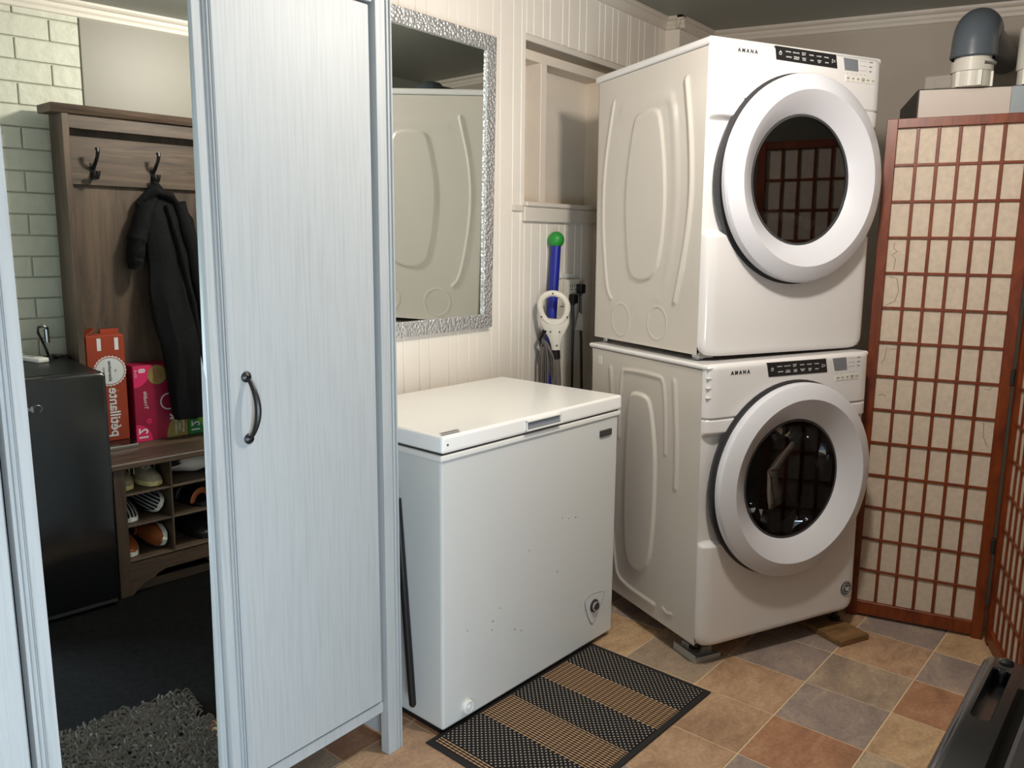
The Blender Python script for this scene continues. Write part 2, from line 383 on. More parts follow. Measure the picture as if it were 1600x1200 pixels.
WP('sill_stub', (2.228, -.010, 1.465), (2.287, .004, 1.487), .002, m_trim)
# pilaster beside the corner
struct('trim_1', bx((3.395, YW - .073, 0), (BX + .02, YW + .02, 2.39), .003, 1), m_wall)
# back wall, entry wall with the glazed door opening behind the camera, wall behind the bench
struct('wall_back', bx((BX, HY - .1, 0), (BX + .1, .11, 2.50)), m_back)
b = bmesh.new()
box(b, (EX - .1, HY - .1, 0), (EX, .11, 2.45))
struct('wall_front', b, m_back)
b = bmesh.new()
box(b, (EX, HY - .1, 0), (-.74, HY - .006, 2.50)); box(b, (.14, HY - .1, 0), (BX + .1, HY - .006, 2.50)); box(b, (-.74, HY - .1, 1.98), (.14, HY - .006, 2.50))
wr = struct('wall_right', b, m_mortar)
b = bmesh.new()
for lo, hi in (((-.74, HY - .09, .02), (-.68, HY - .05, 1.98)), ((.08, HY - .09, .02), (.14, HY - .05, 1.98)), ((-.68, HY - .09, .02), (.08, HY - .05, .07)), ((-.68, HY - .09, 1.92), (.08, HY - .05, 1.98))): box(b, lo, hi, .002, 1)
struct('door_1', b, m_trim)
build('smooth_panel', bx((0.972, HY - .01, 0), (BX, HY + .004, 2.155), .002, 1), m_cream, wr)
rng = random.Random(5); row = 0; z = 1.462 - 19 * .077
while z < 2.14:
    off = 0.0 if row % 2 else .115
    x = 0.755 + off - 3 * .23
    while x < 0.97:
        x0, x1 = max(x, 0.16), min(x + .23, 0.97)
        if x1 - x0 > .01:
            d = rng.uniform(.006, .011)
            build('brick', bx((x0 + .002, HY - .008, max(z, 0) + .002), (x1 - .002, HY + d - .004, min(z + .077, 2.15) - .002), .0035, 2), m_brick, wr)
        x += .23
    z += .077; row += 1
# crown mouldings
def crown(name, a, bpt, nrm):
    """moulding from a to bpt (points on the wall at ceiling height); nrm points into the room"""
    A, B, n = Vector(a), Vector(bpt), Vector(nrm)
    prof = [(0, .002), (.030, .002), (.030, -.010), (.024, -.016), (.014, -.020), (.014, -.032), (.008, -.040), (.008, -.052), (0, -.056)]
    bm_ = bmesh.new(); P = [bm_.verts.new(A + n * d + Vector((0, 0, h))) for d, h in prof]; Q = [bm_.verts.new(B + n * d + Vector((0, 0, h))) for d, h in prof]
    for k in range(len(prof)): bm_.faces.new((P[k], P[(k + 1) % len(prof)], Q[(k + 1) % len(prof)], Q[k]))
    bm_.faces.new(P); bm_.faces.new(Q[::-1])
    return struct(name, bm_, m_trim)
PY = YW - .073
crown('trim_2', (1.1, YW, cz(YW)), (3.395, YW, cz(YW)), (0, -1, 0))
crown('trim_3', (3.395, YW, cz(YW)), (3.395, PY - .03, cz(PY)), (-1, 0, 0))
crown('trim_4', (3.365, PY, cz(PY)), (BX, PY, cz(PY)), (0, -1, 0))
crown('trim_5', (BX, PY, cz(PY)), (BX, -2.05, cz(-2.05)), (-1, 0, 0))
crown('trim_6', (0.16, HY + .004, 2.156), (BX, HY + .004, 2.156), (0, 1, 0))

# ------------------------------------------------------------------ wardrobe with mirror door
wd = thing('wardrobe', 'tall whitewashed wooden wardrobe with a mirror door and black pull handle', 'wardrobe', (0.47, -.30, 0))
def wb(lo, hi): return (lo[0] - .47, lo[1] + .30, lo[2]), (hi[0] - .47, hi[1] + .30, hi[2])
def WB(name, lo, hi, bev=.0015, m=m_ward, parent=None):
    a, c = wb(lo, hi); return build(name, bx(a, c, bev, 1), m, parent or wd)
FY = -.575
WB('side_panel', (1.128, -.552, .02), (1.148, -.115, 1.93)); WB('side_panel', (-.205, -.552, .02), (-.185, -.115, 1.93))
WB('back_panel', (-.185, -.128, .12), (1.128, -.116, 1.93)); WB('top_panel', (-.225, -.60, 1.93), (1.165, -.10, 1.955), .003)
WB('bottom_panel', (-.185, -.54, .125), (1.128, -.128, .145))
WB('bottom_rail', (-.16, -.560, .122), (1.094, -.540, .152)); WB('top_rail', (-.16, -.568, 1.880), (1.094, -.540, 1.93))
def post(name, x0, x1, z0, z1, ridge, parent=None, y0=FY):
    """square post whose front carries a flat band, a raised bead and a step"""
    b_ = bmesh.new(); w = x1 - x0
    for fa, fb, d in ((0, .56, 0.0), (.56, .60, -.0045), (.60, .64, -.0015), (.64, .80, .002), (.80, .84, -.003), (.84, 1.0, .004)):
        if ridge < 0: fa, fb = 1 - fb, 1 - fa
        a, c = wb((x0 + fa * w, y0 + d, z0), (x0 + fb * w, y0 + .030, z1)); box(b_, a, c, .0008, 1)
    return build(name, b_, m_ward, parent or wd)
for x0 in (1.097, -.212):
    post('post', x0, x0 + .054, 0, 1.93, 1)
# plain right door
rd = WB('door', (.684, -.566, .158), (1.086, -.548, 1.874), .003)
hd = bmesh.new(); hx_ = .724 - .47; hy_ = -.566 + .30
for z in (1.066, .934):
    lathe(hd, [(0.0001, 0.001), (.0115, 0.0), (.0115, -.003), (.008, -.006), (.004, -.008), (.004, -.012)], 16, (hx_, hy_, z), 'y')
pts = [(hx_ + .004 * math.sin(t * PI), hy_ - .008 - .024 * math.sin(PI * t) ** .7, 1.062 - t * .124) for t in np.linspace(0, 1, 17)]
tube(hd, pts, [.0042 + .0028 * math.sin(PI * t) for t in np.linspace(0, 1, 17)], 10)
build('pull_handle', hd, m_iron, rd, True)
# mirror door, standing a little open in its frame: stiles and rails around silvered glass
md = post('door_frame', .640, .677, .158, 1.874, 1)
post('stile', .262, .300, .158, 1.874, -1, md)
a, c = wb((.300, -.566, 1.835), (.640, -.540, 1.874)); build('rail', bx(a, c, .002, 1), m_ward, md)
a, c = wb((.300, -.566, .158), (.640, -.540, .197)); build('rail', bx(a, c, .002, 1), m_ward, md)
N = Vector((.08012247, .99669908, .0130896)); P0 = Vector((.45, -.542, 1.0))
ex_ = Vector((N.y, -N.x, 0)).normalized(); ez_ = ex_.cross(N) ; ez_ = ez_ if ez_.z > 0 else -ez_
bmir = bmesh.new()
def mp_(x, z, d):
    # point on the mirror plane under world x and z
    y = P0.y - ((x - P0.x) * N.x + (z - P0.z) * N.z) / N.y
    return bmir.verts.new((x - .47, y + d + .30, z))
F_ = [mp_(x, z, 0) for x, z in ((.298, .19), (.646, .19), (.646, 1.84), (.298, 1.84))]
B_ = [mp_(x, z, .005) for x, z in ((.298, .19), (.646, .19), (.646, 1.84), (.298, 1.84))]
bmir.faces.new(F_); bmir.faces.new(B_[::-1])
for k in range(4): bmir.faces.new((F_[k], B_[k], B_[(k + 1) % 4], F_[(k + 1) % 4]))
build('mirror_glass', bmir, m_mirror, md)
for x0, y0 in ((.302, -.5255), (.6335, -.552)):
    a, c = wb((x0 - .006, y0 - .006, .19), (x0 + .006, y0 + .03, 1.84))
    build('bevel_strip', bx(a, c, .002, 1), m_ward, md)
# left door
ld = WB('door', (-.150, -.566, .158), (.254, -.548, 1.874), .003)

# ------------------------------------------------------------------ washer and dryer
def sdf_poly(P, X, Y, closed=True):
    d = np.full(X.shape, 1e9); ins = np.zeros(X.shape, bool); n = len(P)
    for k in range(n if closed else n - 1):
        (ax, ay), (bx_, by) = P[k], P[(k + 1) % n]
        ex, ey = bx_ - ax, by - ay; t = np.clip(((X - ax) * ex + (Y - ay) * ey) / (ex * ex + ey * ey + 1e-12), 0, 1)
        d = np.minimum(d, np.hypot(X - ax - t * ex, Y - ay - t * ey))
        c = ((ay > Y) != (by > Y)) & (X < (bx_ - ax) * (Y - ay) / ((by - ay) if abs(by - ay) > 1e-9 else 1e-9) + ax)
        ins ^= c
    return np.where(ins, -d, d) if closed else d
def smooth(P, it=2):
    for _ in range(it):
        Q = []
        for k in range(len(P)):
            a, c = P[k], P[(k + 1) % len(P)]
            Q += [(a[0] * .75 + c[0] * .25, a[1] * .75 + c[1] * .25), (a[0] * .25 + c[0] * .75, a[1] * .25 + c[1] * .75)]
        P = Q
    return P
def smooth_open(P, it=3):
    for _ in range(it):
        Q = [P[0]]
        for a, c in zip(P, P[1:]): Q += [(a[0] * .75 + c[0] * .25, a[1] * .75 + c[1] * .25), (a[0] * .25 + c[0] * .75, a[1] * .25 + c[1] * .75)]
        P = Q + [P[-1]]
    return P
def sstep(x): x = np.clip(x, 0, 1); return x * x * (3 - 2 * x)
def grid_mesh(name, X, Y, Z, m, parent, keep=None, flip=False):
    nu, nw = X.shape; vs = np.stack([X, Y, Z], -1).reshape(-1, 3)
    fs = []
    for i in range(nu - 1):
        for j in range(nw - 1):
            if keep is not None and not keep(i, j): continue
            q = (i * nw + j, (i + 1) * nw + j, (i + 1) * nw + j + 1, i * nw + j + 1)
            fs.append(q[::-1] if flip else q)
    me = bpy.data.meshes.new(name); me.from_pydata(vs.tolist(), [], fs); me.polygons.foreach_set('use_smooth', [True] * len(me.polygons))
    me.materials.append(m); me.update()
    o = bpy.data.objects.new(name, me); COL.objects.link(o); o.parent = parent; return o
WID = .686
def appliance(name, label, cat, p, H, D, vf, zc, Ro, Rc, Rg, seam, scoop, plateaus, ridges, circles):
    x, y, z0, yaw, roll, pit = p
    t, rr, q = R(yaw), R(roll), R(pit)
    ex = Vector((math.cos(t), math.sin(t), 0)); ey = Vector((-math.sin(t), math.cos(t), 0)); ez = Vector((0, 0, 1))
    ex2 = ex * math.cos(rr) + ez * math.sin(rr); ez2 = -ex * math.sin(rr) + ez * math.cos(rr)
    ey2 = ey * math.cos(q) + ez2 * math.sin(q); ez3 = -ey * math.sin(q) + ez2 * math.cos(q)
    M = Matrix((ex2, ey2, ez3)).transposed().to_4x4(); M.translation = (x, y, z0)
    T = thing(name, label, cat, M=M)
    HT = H + .004
    # embossed left side
    V, Wg = np.meshgrid(np.linspace(0, D, 170), np.linspace(.004, H, 235), indexing='ij')
    h = np.zeros(V.shape)
    for P_, hh in plateaus: h += hh * sstep((.007 - sdf_poly(smooth(P_), V, Wg)) / .012)
    for P_, r_, hh in ridges: h += hh * sstep(1 - sdf_poly(smooth_open(P_), V, Wg, False) / r_)
    for c0, c1, r_ in circles: h += .0022 * sstep(1 - np.abs(np.hypot(V - c0, Wg - c1) - r_) / .0045)
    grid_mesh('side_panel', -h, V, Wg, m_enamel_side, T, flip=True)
    # remaining cabinet shell
    b_ = bmesh.new()
    box(b_, (WID - .004, 0, .004), (WID, D, H)); box(b_, (0, D - .004, .004), (WID, D, H)); box(b_, (.002, .01, .004), (WID - .002, D - .004, .012))
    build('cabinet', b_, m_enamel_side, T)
    b_ = bx((-.004, -.012, H + .001), (WID + .004, D + .022, H + (.018 if cat == 'washer' else .026)), .008, 3); build('top_panel', b_, m_enamel, T, False)
    # moulded front
    ws = [0, .004, .010, .02, .03, .045, .06]
    ws += list(np.linspace(.08, scoop[0] - .02, 10)) + list(np.linspace(scoop[0] - .012, scoop[0] + .012, 9)) + list(np.linspace(scoop[0] + .02, scoop[1] - .02, 30))
    ws += list(np.linspace(scoop[1] - .012, scoop[1] + .012, 9)) + [seam - .008, seam - .0022, seam - .0012, seam + .0012, seam + .0022, seam + .008]
    ws += list(np.linspace(seam + .02, H, 8)) + [H + .006, H + .010, H + .013, H + .0155, H + .017]
    ws = np.array(sorted(ws)); s = np.concatenate([np.linspace(0, .07, 12)[:-1], np.linspace(.07, .93, 64), np.linspace(.93, 1, 12)[1:]])
    Sg, Wg = np.meshgrid(s, ws, indexing='ij')
    rb = .038; ue = np.where(Wg < rb, rb - np.sqrt(np.maximum(rb ** 2 - (rb - Wg) ** 2, 0)), 0)
    U = ue + Sg * (WID - 2 * ue); e = np.minimum(U - ue, WID - ue - U)
    t1 = np.clip(e / .046, 0, 1); base = np.sqrt(np.maximum(1 - (1 - t1) ** 2, 0))
    t2 = np.clip(e / .20, 0, 1); inn = .95 * t2 ** 1.4
    mk = sstep((Wg - scoop[0] + .010) / .020) * sstep((scoop[1] + .010 - Wg) / .020)
    prof = base * (1 - mk) + np.minimum(base, inn) * mk
    topr = np.clip((Wg - (H + .002)) / .0152, 0, 1); botr = np.clip((.012 - Wg) / .012, 0, 1)
    Y = vf * prof + .018 * (1 - np.sqrt(1 - topr ** 2 * .999)) + .010 * botr ** 2 + .005 * (np.abs(Wg - seam) < .0014)
    uc = WID / 2
    Uc = (U[:-1, :-1] + U[1:, 1:]) / 2; Wc = (Wg[:-1, :-1] + Wg[1:, 1:]) / 2
    rr_ = np.hypot(Uc - uc, Wc - zc)
    grid_mesh('front_panel', U, Y, Wg, m_enamel, T, keep=lambda i, j: rr_[i, j] > .255)
    # door: gasket, ring, cone, glass; drum behind it
    b_ = bmesh.new(); lathe(b_, [(Ro - .06, vf + .012), (Ro + .005, vf + .006), (Ro + .005, vf - .002), (Ro - .007, vf - .003), (Ro - .007, vf - .018), (Ro - .03, vf - .022)], 72, (uc, 0, zc), 'y')
    g = build('door_gasket', b_, m_gasket, T, True)
    b_ = bmesh.new()
    lathe(b_, [(Ro - .030, vf - .012), (Ro - .006, vf - .014), (Ro - .001, vf - .020), (Ro, vf - .034), (Ro - .004, vf - .043), (Ro - .012, vf - .048), (Rc, vf - .0600),
               (Rg + .004, vf - .017), (Rg, vf - .012), (Rg - .004, vf - .004)], 96, (uc, 0, zc), 'y')
    d = build('door', b_, m_ring, T, True)
    b_ = bmesh.new(); lathe(b_, [(Rg + .0005, vf - .0145), (Rg - .006, vf - .0145), (Rg - .006, vf + .008)], 72, (uc, 0, zc), 'y'); build('glass_rim', b_, m_gasket, d, True)
    return T, d, uc
def fp_(b_, pts, y0, y1): prism(b_, pts, y0, y1, 'xz'); return b_
CTL = [('NORMAL', 'DELICATES', 'HEAVY\nDUTY', 'WHITES', 'COLORS', 'TOWELS'), ('SANITIZE', 'WRINKLE\nPREVENT', 'BULKY\nITEMS', 'TIMED', 'QUICK\nDRY', 'DAMP')]
CTW = [('NORMAL', 'DELICATES', 'HEAVY\nDUTY', 'WHITES', 'COLORS', 'TOWELS'), ('SANITIZE', 'CLEAN\nWASHER', 'COLD\nWASH', 'DRAIN &\nSPIN', 'RINSE\nSPIN', 'BULKY')]
def console(T, vf, strip, disp, btn, logo, ctl, nb, seam_panel=None):
    yf = vf - .0004
    b_ = bmesh.new(); fp_(b_, strip, yf - .0012, vf + .004); st_ = build('control_strip', b_, m_strip, T)
    A, B, C, Dd = [Vector((q[0], q[1])) for q in strip]
    def at(u, v): w = A.lerp(B, u).lerp(Dd.lerp(C, u), v); return w
    n = (B - A).normalized(); ang = math.atan2(n.y, n.x)
    def pm(u, v): w = at(u, v); m = fm(w.x, w.y, yf - .0014); return m @ Matrix.Rotation(ang, 4, 'Z')
    for r_, row in enumerate(ctl):
        for k, s in enumerate(row): text('cycle_print', s, .0052, m_print_w, st_, pm(.20 + k * .125, .32 + r_ * .38))
    b_ = bmesh.new(); w = at(.07, .5); lathe(b_, [(.0052, 0), (.0052, -.0006), (.0040, -.0006), (.0040, 0)], 20, (w.x, yf - .0012, w.y), 'y'); box(b_, (w.x - .0006, yf - .0019, w.y + .001), (w.x + .0006, yf - .0013, w.y + .0075)); build('power_icon', b_, m_print_w, st_)
    b_ = bmesh.new(); w = at(.94, .5)
    for (x0, z0), (x1, z1) in (((-.005, .006), (.004, 0)), ((.004, 0), (-.005, -.006)), ((-.005, -.006), (-.005, .006))):
        tube(b_, [(w.x + x0, yf - .0014, w.y + z0), (w.x + x1, yf - .0014, w.y + z1)], .0005, 5)
    box(b_, (w.x + .0055, yf - .0018, w.y - .004), (w.x + .0065, yf - .0013, w.y + .004)); build('start_icon', b_, m_print_w, st_)
    b_ = bmesh.new(); fp_(b_, disp, yf - .0010, vf + .003); build('display_window', b_, m_disp, T)
    x0, x1, z0, z1 = btn
    b_ = bmesh.new(); box(b_, (x0, yf - .0004, z0), (x1, vf + .003, z1), .0003, 1); bp_ = build('button_panel', b_, m_panel_l, T)
    w = (x1 - x0) / nb; b_ = bmesh.new()
    for k in range(nb): box(b_, (x0 + k * w + .002, yf - .0009, z0 + .0025), (x0 + (k + 1) * w - .002, yf - .0003, z1 - .0025), .0004, 1)
    build('button', b_, m_panel_l, bp_)
    for k in range(nb): text('button_print', ('TEMP', 'SOIL', 'SPIN', 'EXTRA\nRINSE', 'DELAY', 'LOCK')[k], .0052, m_print_g, bp_, fm(x0 + (k + .5) * w, (z0 + z1) / 2, yf - .0010), bold=.0001)
    px, pz = disp[1][0] + .012, disp[0][1] - .004
    b_ = bmesh.new()
    for r_ in range(3):
        for k in range(4): box(b_, (px + k * .008, yf - .0006, pz - r_ * .014), (px + k * .008 + .0035, yf, pz - r_ * .014 + .0012))
        text('button_print', ('POWER', 'MODE', 'KEEP')[r_], .0045, m_print_g, bp_, fm(px + .046, pz - r_ * .014, yf - .0006))
    for k in range(5): box(b_, (x0 + .006 + k * .019, yf - .0006, z1 + .004), (x0 + .010 + k * .019, yf, z1 + .0052))
    build('indicator_print', b_, m_print_g, T)
    text('name_badge', 'AMANA', .0158, m_print_d, T, fm(logo[0], logo[1], yf - .0006), ext=.0006, space=1.55, bold=.0005)
# dryer (upper)
dry_plate = [([(.381, .754), (.359, .776), (.263, .778), (.228, .757), (.188, .531), (.197, .348), (.241, .227), (.384, .222), (.412, .35), (.427, .547)], .006)]
dry_rid = [([(.100, .838), (.072, .69), (.058, .55), (.060, .45), (.080, .32), (.122, .165)], .017, .0065), ([(.515, .837), (.571, .624), (.576, .42), (.540, .189), (.507, .153)], .011, .005),
           ([(.46, .80), (.20, .815), (.165, .78), (.135, .55), (.14, .38), (.185, .18), (.21, .165)], .03, .002)]
DR, dd, uc = appliance('dryer', 'white front loading clothes dryer stacked on top of the washer', 'dryer', (2.075, -.9409, 1.002, -27.054, .114, -.648), .9184, .6209, -.0301, .5418, .317, .2658, .1983,
                       .772, (.378, .716), dry_plate, dry_rid, [(.441, .081, .057), (.218, .086, .055)])
console(DR, -.0301, [(.222, .933), (.468, .930), (.477, .890), (.229, .894)], [(.501, .925), (.562, .924), (.568, .889), (.510, .889)], (.514, .645, .855, .876), (.119, .907), CTL, 6)
b_ = bmesh.new(); lathe(b_, [(.196, -.0301 - .010), (.0005, -.0301 - .0102)], 72, (uc, 0, .5418), 'y'); build('door_glass', b_, m_glass_dark, dd, True)
b_ = bmesh.new(); lathe(b_, [(.25, .0), (.23, .02), (.23, .40), (.0005, .41)], 48, (uc, 0, .5418), 'y'); build('drum', b_, m_drum, DR, True)
b_ = bmesh.new(); tube(b_, [(uc - .13 + .26 * t, .03 + .05 * math.sin(PI * t), .5418 - .135 + .035 * math.sin(PI * t)) for t in np.linspace(0, 1, 12)], .016, 10); build('lint_filter', b_, m_offwhite, DR, True)
for fx, fy, zz in ((.03, .035, -.013), (.65, .035, -.0045), (.03, .58, -.013), (.65, .58, -.006)):
    b_ = bmesh.new(); lathe(b_, [(.012, .010), (.012, zz + .003), (.019, zz + .002), (.019, zz)], 16, (fx, fy, 0), 'z', True, True); build('leg', b_, m_steel, DR)
b_ = bx((.004, -.006, -.006), (.06, .03, .012), .002, 1); build('bracket', b_, m_steel, DR)
# washer (lower)
w_plate = [([(.39, .750), (.371, .773), (.298, .776), (.262, .756), (.238, .649), (.226, .548), (.231, .322), (.262, .147), (.394, .136), (.410, .30), (.405, .55)], .008)]
w_rid = [([(.457, .60), (.445, .832), (.425, .846), (.221, .850), (.196, .838), (.182, .746), (.178, .60)], .012, .0035), ([(.137, .842), (.128, .75), (.118, .62), (.120, .50)], .018, .0045),
         ([(.515, .835), (.500, .70), (.505, .60)], .018, .004), ([(.500, .30), (.485, .208), (.470, .130), (.447, .056), (.221, .053)], .011, .006), ([(.173, .061), (.148, .051), (.123, .059)], .008, .004)]
WA, wdoor, uc = appliance('washer', 'white front loading washer on the tiled floor beside the freezer', 'washer', (2.0268, -1.0042, .0701, -26.348, .836, -.624), .8991, .6423, -.0252, .5233, .3197, .2689, .1973,
                          .748, (.346, .698), w_plate, w_rid, [])
console(WA, -.0252, [(.228, .910), (.477, .907), (.486, .862), (.238, .865)], [(.508, .905), (.568, .905), (.575, .864), (.520, .864)], (.524, .632, .828, .849), (.124, .888), CTW, 5)
b_ = bmesh.new(); lathe(b_, [(.196, -.038), (.0005, -.0385)], 72, (uc, 0, .5233), 'y'); build('door_glass', b_, m_glass_wash, wdoor, True)
b_ = bmesh.new(); lathe(b_, [(.26, .0), (.235, .02), (.215, .06), (.222, .075), (.225, .08)], 64, (uc, 0, .5233), 'y'); bowl = bmesh.new(); lathe(bowl, [(.178, -.03), (.165, .02), (.13, .055), (.07, .07), (.0005, .074)], 64, (uc, 0, .5233), 'y'); build('glass_bowl', bowl, m_glass_wash, wdoor, True)
build('door_boot', b_, m_gasket, WA, True)
b_ = bmesh.new(); lathe(b_, [(.215, .082), (.24, .09), (.24, .44), (.0005, .45)], 64, (uc, 0, .5233), 'y'); dr_ = build('drum', b_, m_drum, WA, True)
for k in range(3):
    a = R(75 + 120 * k); ca, sa = math.cos(a), math.sin(a)
    b_ = bmesh.new(); tube(b_, [(uc + math.cos(a + .5 * q_) * .218, .10 + .33 * q_, .5233 + math.sin(a + .5 * q_) * .218) for q_ in np.linspace(0, 1, 12)], [.014 + .020 * math.sin(PI * q_) for q_ in np.linspace(0, 1, 12)], 12)
    build('paddle', b_, m_drum, dr_, True)
b_ = bmesh.new(); box(b_, (.010, -.012, .805), (.014, .004, .915), .001, 1)
for z in (.905, .875, .845, .815): box(b_, (.004, -.021, z), (.022, -.010, z + .003))
build('drawer_tab', b_, m_white, WA)
b_ = bmesh.new(); lathe(b_, [(.0005, -.0285), (.024, -.0285), (.026, -.0265), (.026, -.022)], 32, (.636, 0, .084), 'y'); em = build('emblem', b_, m_print_d, WA)
b_ = bmesh.new()
for rr_ in (.0235, .0165): lathe(b_, [(rr_, -.0285), (rr_, -.0292), (rr_ - .0012, -.0292), (rr_ - .0012, -.0285)], 32, (.636, 0, .084), 'y')
for (x0, z0), (x1, z1) in (((-.009, .005), (-.003, -.008)), ((-.003, -.008), (.001, .002)), ((.001, .002), (.005, -.008)), ((.005, -.008), (.009, .005)), ((-.006, .007), (0, .001)), ((0, .001), (.006, .007))):
    tube(b_, [(.636 + x0, -.029, .084 + z0), (.636 + x1, -.029, .084 + z1)], .0012, 5)
build('emblem_mark', b_, m_print_w, em)
for fx, fy, zz in ((.035, .04, -.036), (.65, .03, -.058), (.03, .60, -.064), (.65, .60, -.068)):
    b_ = bmesh.new(); lathe(b_, [(.012, .012), (.012, zz + .012), (.02, zz + .010), (.02, zz)], 16, (fx, fy, 0), 'z', True, True); build('leg', b_, m_black, WA)
b_ = bx((-.0015, .575, .845), (.0005, .600, .875), .0003, 1); build('sticker_remnant', b_, m_panel_l, WA)
# shims under the washer
b_ = bx((0, 0, 0), (.105, .115, .004), .001, 1); box(b_, (0, 0, .004), (.004, .115, .026), .001, 1); box(b_, (.004, 0, .004), (.105, .004, .018), .001, 1); box(b_, (.02, .025, .004), (.09, .10, .034), .003, 1)
o = build('shim', b_, m_shim); o.location = (2.048, -1.000, 0); o.rotation_euler = (0, 0, R(-26)); tag(o, 'small metal shim tray under the front left foot of the washer', 'shim')
b_ = bx((0, 0, 0), (.135, .30, .022), .002, 1)
o = build('wood_board', b_, m_board); o.location = (2.462, -1.338, 0); o.rotation_euler = (0, 0, R(-26)); tag(o, 'short flat wooden board poking out from under the washer', 'board')

# ------------------------------------------------------------------ chest freezer
FZ = thing('chest_freezer', 'white chest freezer with recessed lid handle beside the wardrobe', 'freezer', (1.2392, -.6426, 0), R(-3.5269))
fwid, fdep = .8168, .538
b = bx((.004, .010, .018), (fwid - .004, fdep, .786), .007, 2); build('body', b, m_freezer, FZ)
b = bx((.012, .03, .0), (fwid - .012, fdep - .02, .02)); build('plinth', b, m_black, FZ)
b = bx((-.001, .004, .785), (fwid + .001, fdep, .8005), .003, 2); build('rim', b, m_white, FZ)
b = bx((.006, .012, .800), (fwid - .006, fdep - .006, .8065)); build('gasket', b, m_gasket, FZ)
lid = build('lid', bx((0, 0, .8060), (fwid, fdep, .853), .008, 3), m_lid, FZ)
b = bmesh.new(); hx0, hx1, hz0, hz1 = .326, .486, .813, .843
for lo, hi in (((hx0, -.007, hz1 - .005), (hx1, .004, hz1)), ((hx0, -.009, hz0), (hx1, .004, hz0 + .004)), ((hx0, -.007, hz0), (hx0 + .004, .004, hz1)), ((hx1 - .004, -.007, hz0), (hx1, .004, hz1))): box(b, lo, hi, .001, 1)
hf = build('handle_frame', b, m_white, lid)
build('handle_recess', bx((hx0 + .004, -.0012, hz0 + .004), (hx1 - .004, .002, hz1 - .005)), m_disp, hf)
b = bmesh.new(); prism(b, [(-.006, hz0 + .004), (-.0012, hz0 + .004), (-.0012, hz0 + .012)], hx0 + .005, hx1 - .005, 'yz'); build('handle_lip', b, m_disp, hf)
b = bmesh.new()
for q in range(2):
    for k in range(9): box(b, (.010 + k * .0075 + q * .012, .010 + q * .016, .8528), (.0158 + k * .0075 + q * .012, .021 + q * .016, .8534))
build('caution_sticker', b, m_print_g, lid)
build('hinge_screw', lathe(bmesh.new(), [(.0005, -.0015), (.003, -.001), (.003, .001)], 12, (.018, 0, .829), 'y'), m_gasket, lid)
b = bx((.708, .004, .726), (.770, .0115, .747), .001, 1); build('badge', b, m_print_d, FZ)
pp = smooth([(.640, .180), (.668, .196), (.750, .184), (.762, .170), (.705, .086), (.685, .084)], 2)
b = bmesh.new(); prism(b, pp, .0072, .012); pn = build('thermostat_panel', b, m_freezer, FZ)
b = bmesh.new(); P3 = [Vector((p[0], .0075, p[1])) for p in pp]; tube(b, P3, .0009, 5, True); build('panel_outline', b, m_print_g, pn)
b = bmesh.new(); lathe(b, [(.0225, .0075), (.0225, .004), (.019, .002), (.018, .006)], 32, (.700, 0, .148), 'y'); build('dial_bezel', b, m_print_d, pn, False)
b = bmesh.new(); lathe(b, [(.0175, .0075), (.0165, -.004), (.013, -.006), (.0005, -.006)], 32, (.700, 0, .148), 'y'); dl = build('dial', b, m_chrome, pn, False)
b = bmesh.new(); tube(b, [(.692, -.0062, .139), (.708, -.0062, .157)], .0016, 6); build('dial_pointer', b, m_print_d, dl)
b = bmesh.new(); lathe(b, [(.021, .011), (.021, .002), (.018, -.001), (.014, -.001), (.012, .001), (.008, .001), (.007, -.004), (.0005, -.0045)], 28, (.098, 0, .052), 'y'); build('drain_plug', b, m_white, FZ, False)
# small dents and scuffs on the front
b = bmesh.new()
for x_, z_, r_ in ((.52, .50, .0022), (.59, .485, .003), (.555, .49, .0022), (.10, .28, .002), (.205, .27, .0028), (.200, .245, .0022), (.30, .21, .0026), (.33, .195, .0022), (.50, .33, .0028), (.36, .44, .002), (.235, .30, .002)):
    lathe(b, [(.0005, .0094), (r_, .0098), (r_ * 1.3, .0106)], 10, (x_, 0, z_), 'y')
build('scuff', b, m_print_g, FZ)

# ------------------------------------------------------------------ wall mirror, leaning a little off the wall at its top
WM = thing('wall_mirror', 'wall mirror in a hammered silver frame hanging above the freezer', 'mirror', (1.709, YW - .001, 1.034))
WM.rotation_euler = (R(.95), 0, 0)
mw, mh, fr_ = .378, 1.022, .050
for lo, hi in (((-mw, -.022, 0), (mw, 0, fr_)), ((-mw, -.022, mh - fr_), (mw, 0, mh)), ((-mw, -.0215, fr_), (-mw + fr_, 0, mh - fr_)), ((mw - fr_, -.0215, fr_), (mw, 0, mh - fr_))):
    build('frame_bar', bx(lo, hi, .003, 2), m_hammer, WM)
build('mirror_glass', bx((-mw + fr_ - .003, -.012, fr_ - .003), (mw - fr_ + .003, -.004, mh - fr_ + .003)), m_mirror, WM)

# ------------------------------------------------------------------ things along the left wall behind the freezer
PO = thing('plastic_pole', 'blue plastic pole with a green ball end leaning on the wall', 'pole', (2.310, -.165, 0))
pa, pb = Vector((0, 0, 0)), Vector((2.473 - 2.310, .043, 1.340))
b = tube(bmesh.new(), [pa, pa.lerp(pb, .5), pb], .0205, 16); build('shaft', b, m_bluepole, PO, True)
b = sphere(bmesh.new(), pb + Vector((.001, .001, .018)), .033); build('ball', b, m_green, PO, True)
SM = thing('steam_mop', 'white loop handled floor mop with a grey cord behind the freezer', 'mop', (2.45, -.20, 0))
rd_ = Vector((.56, -.83, 0)).normalized()
def sm(a, z, d=0.0):
    q = Vector((2.381, -.180, 0)) + Vector((.033, -.004, 0)) * ((1.085 - z) / .31) + rd_ * a + Vector((-.83, -.56, 0)) * d
    return Vector((q.x - 2.45, q.y + .20, z + .013))
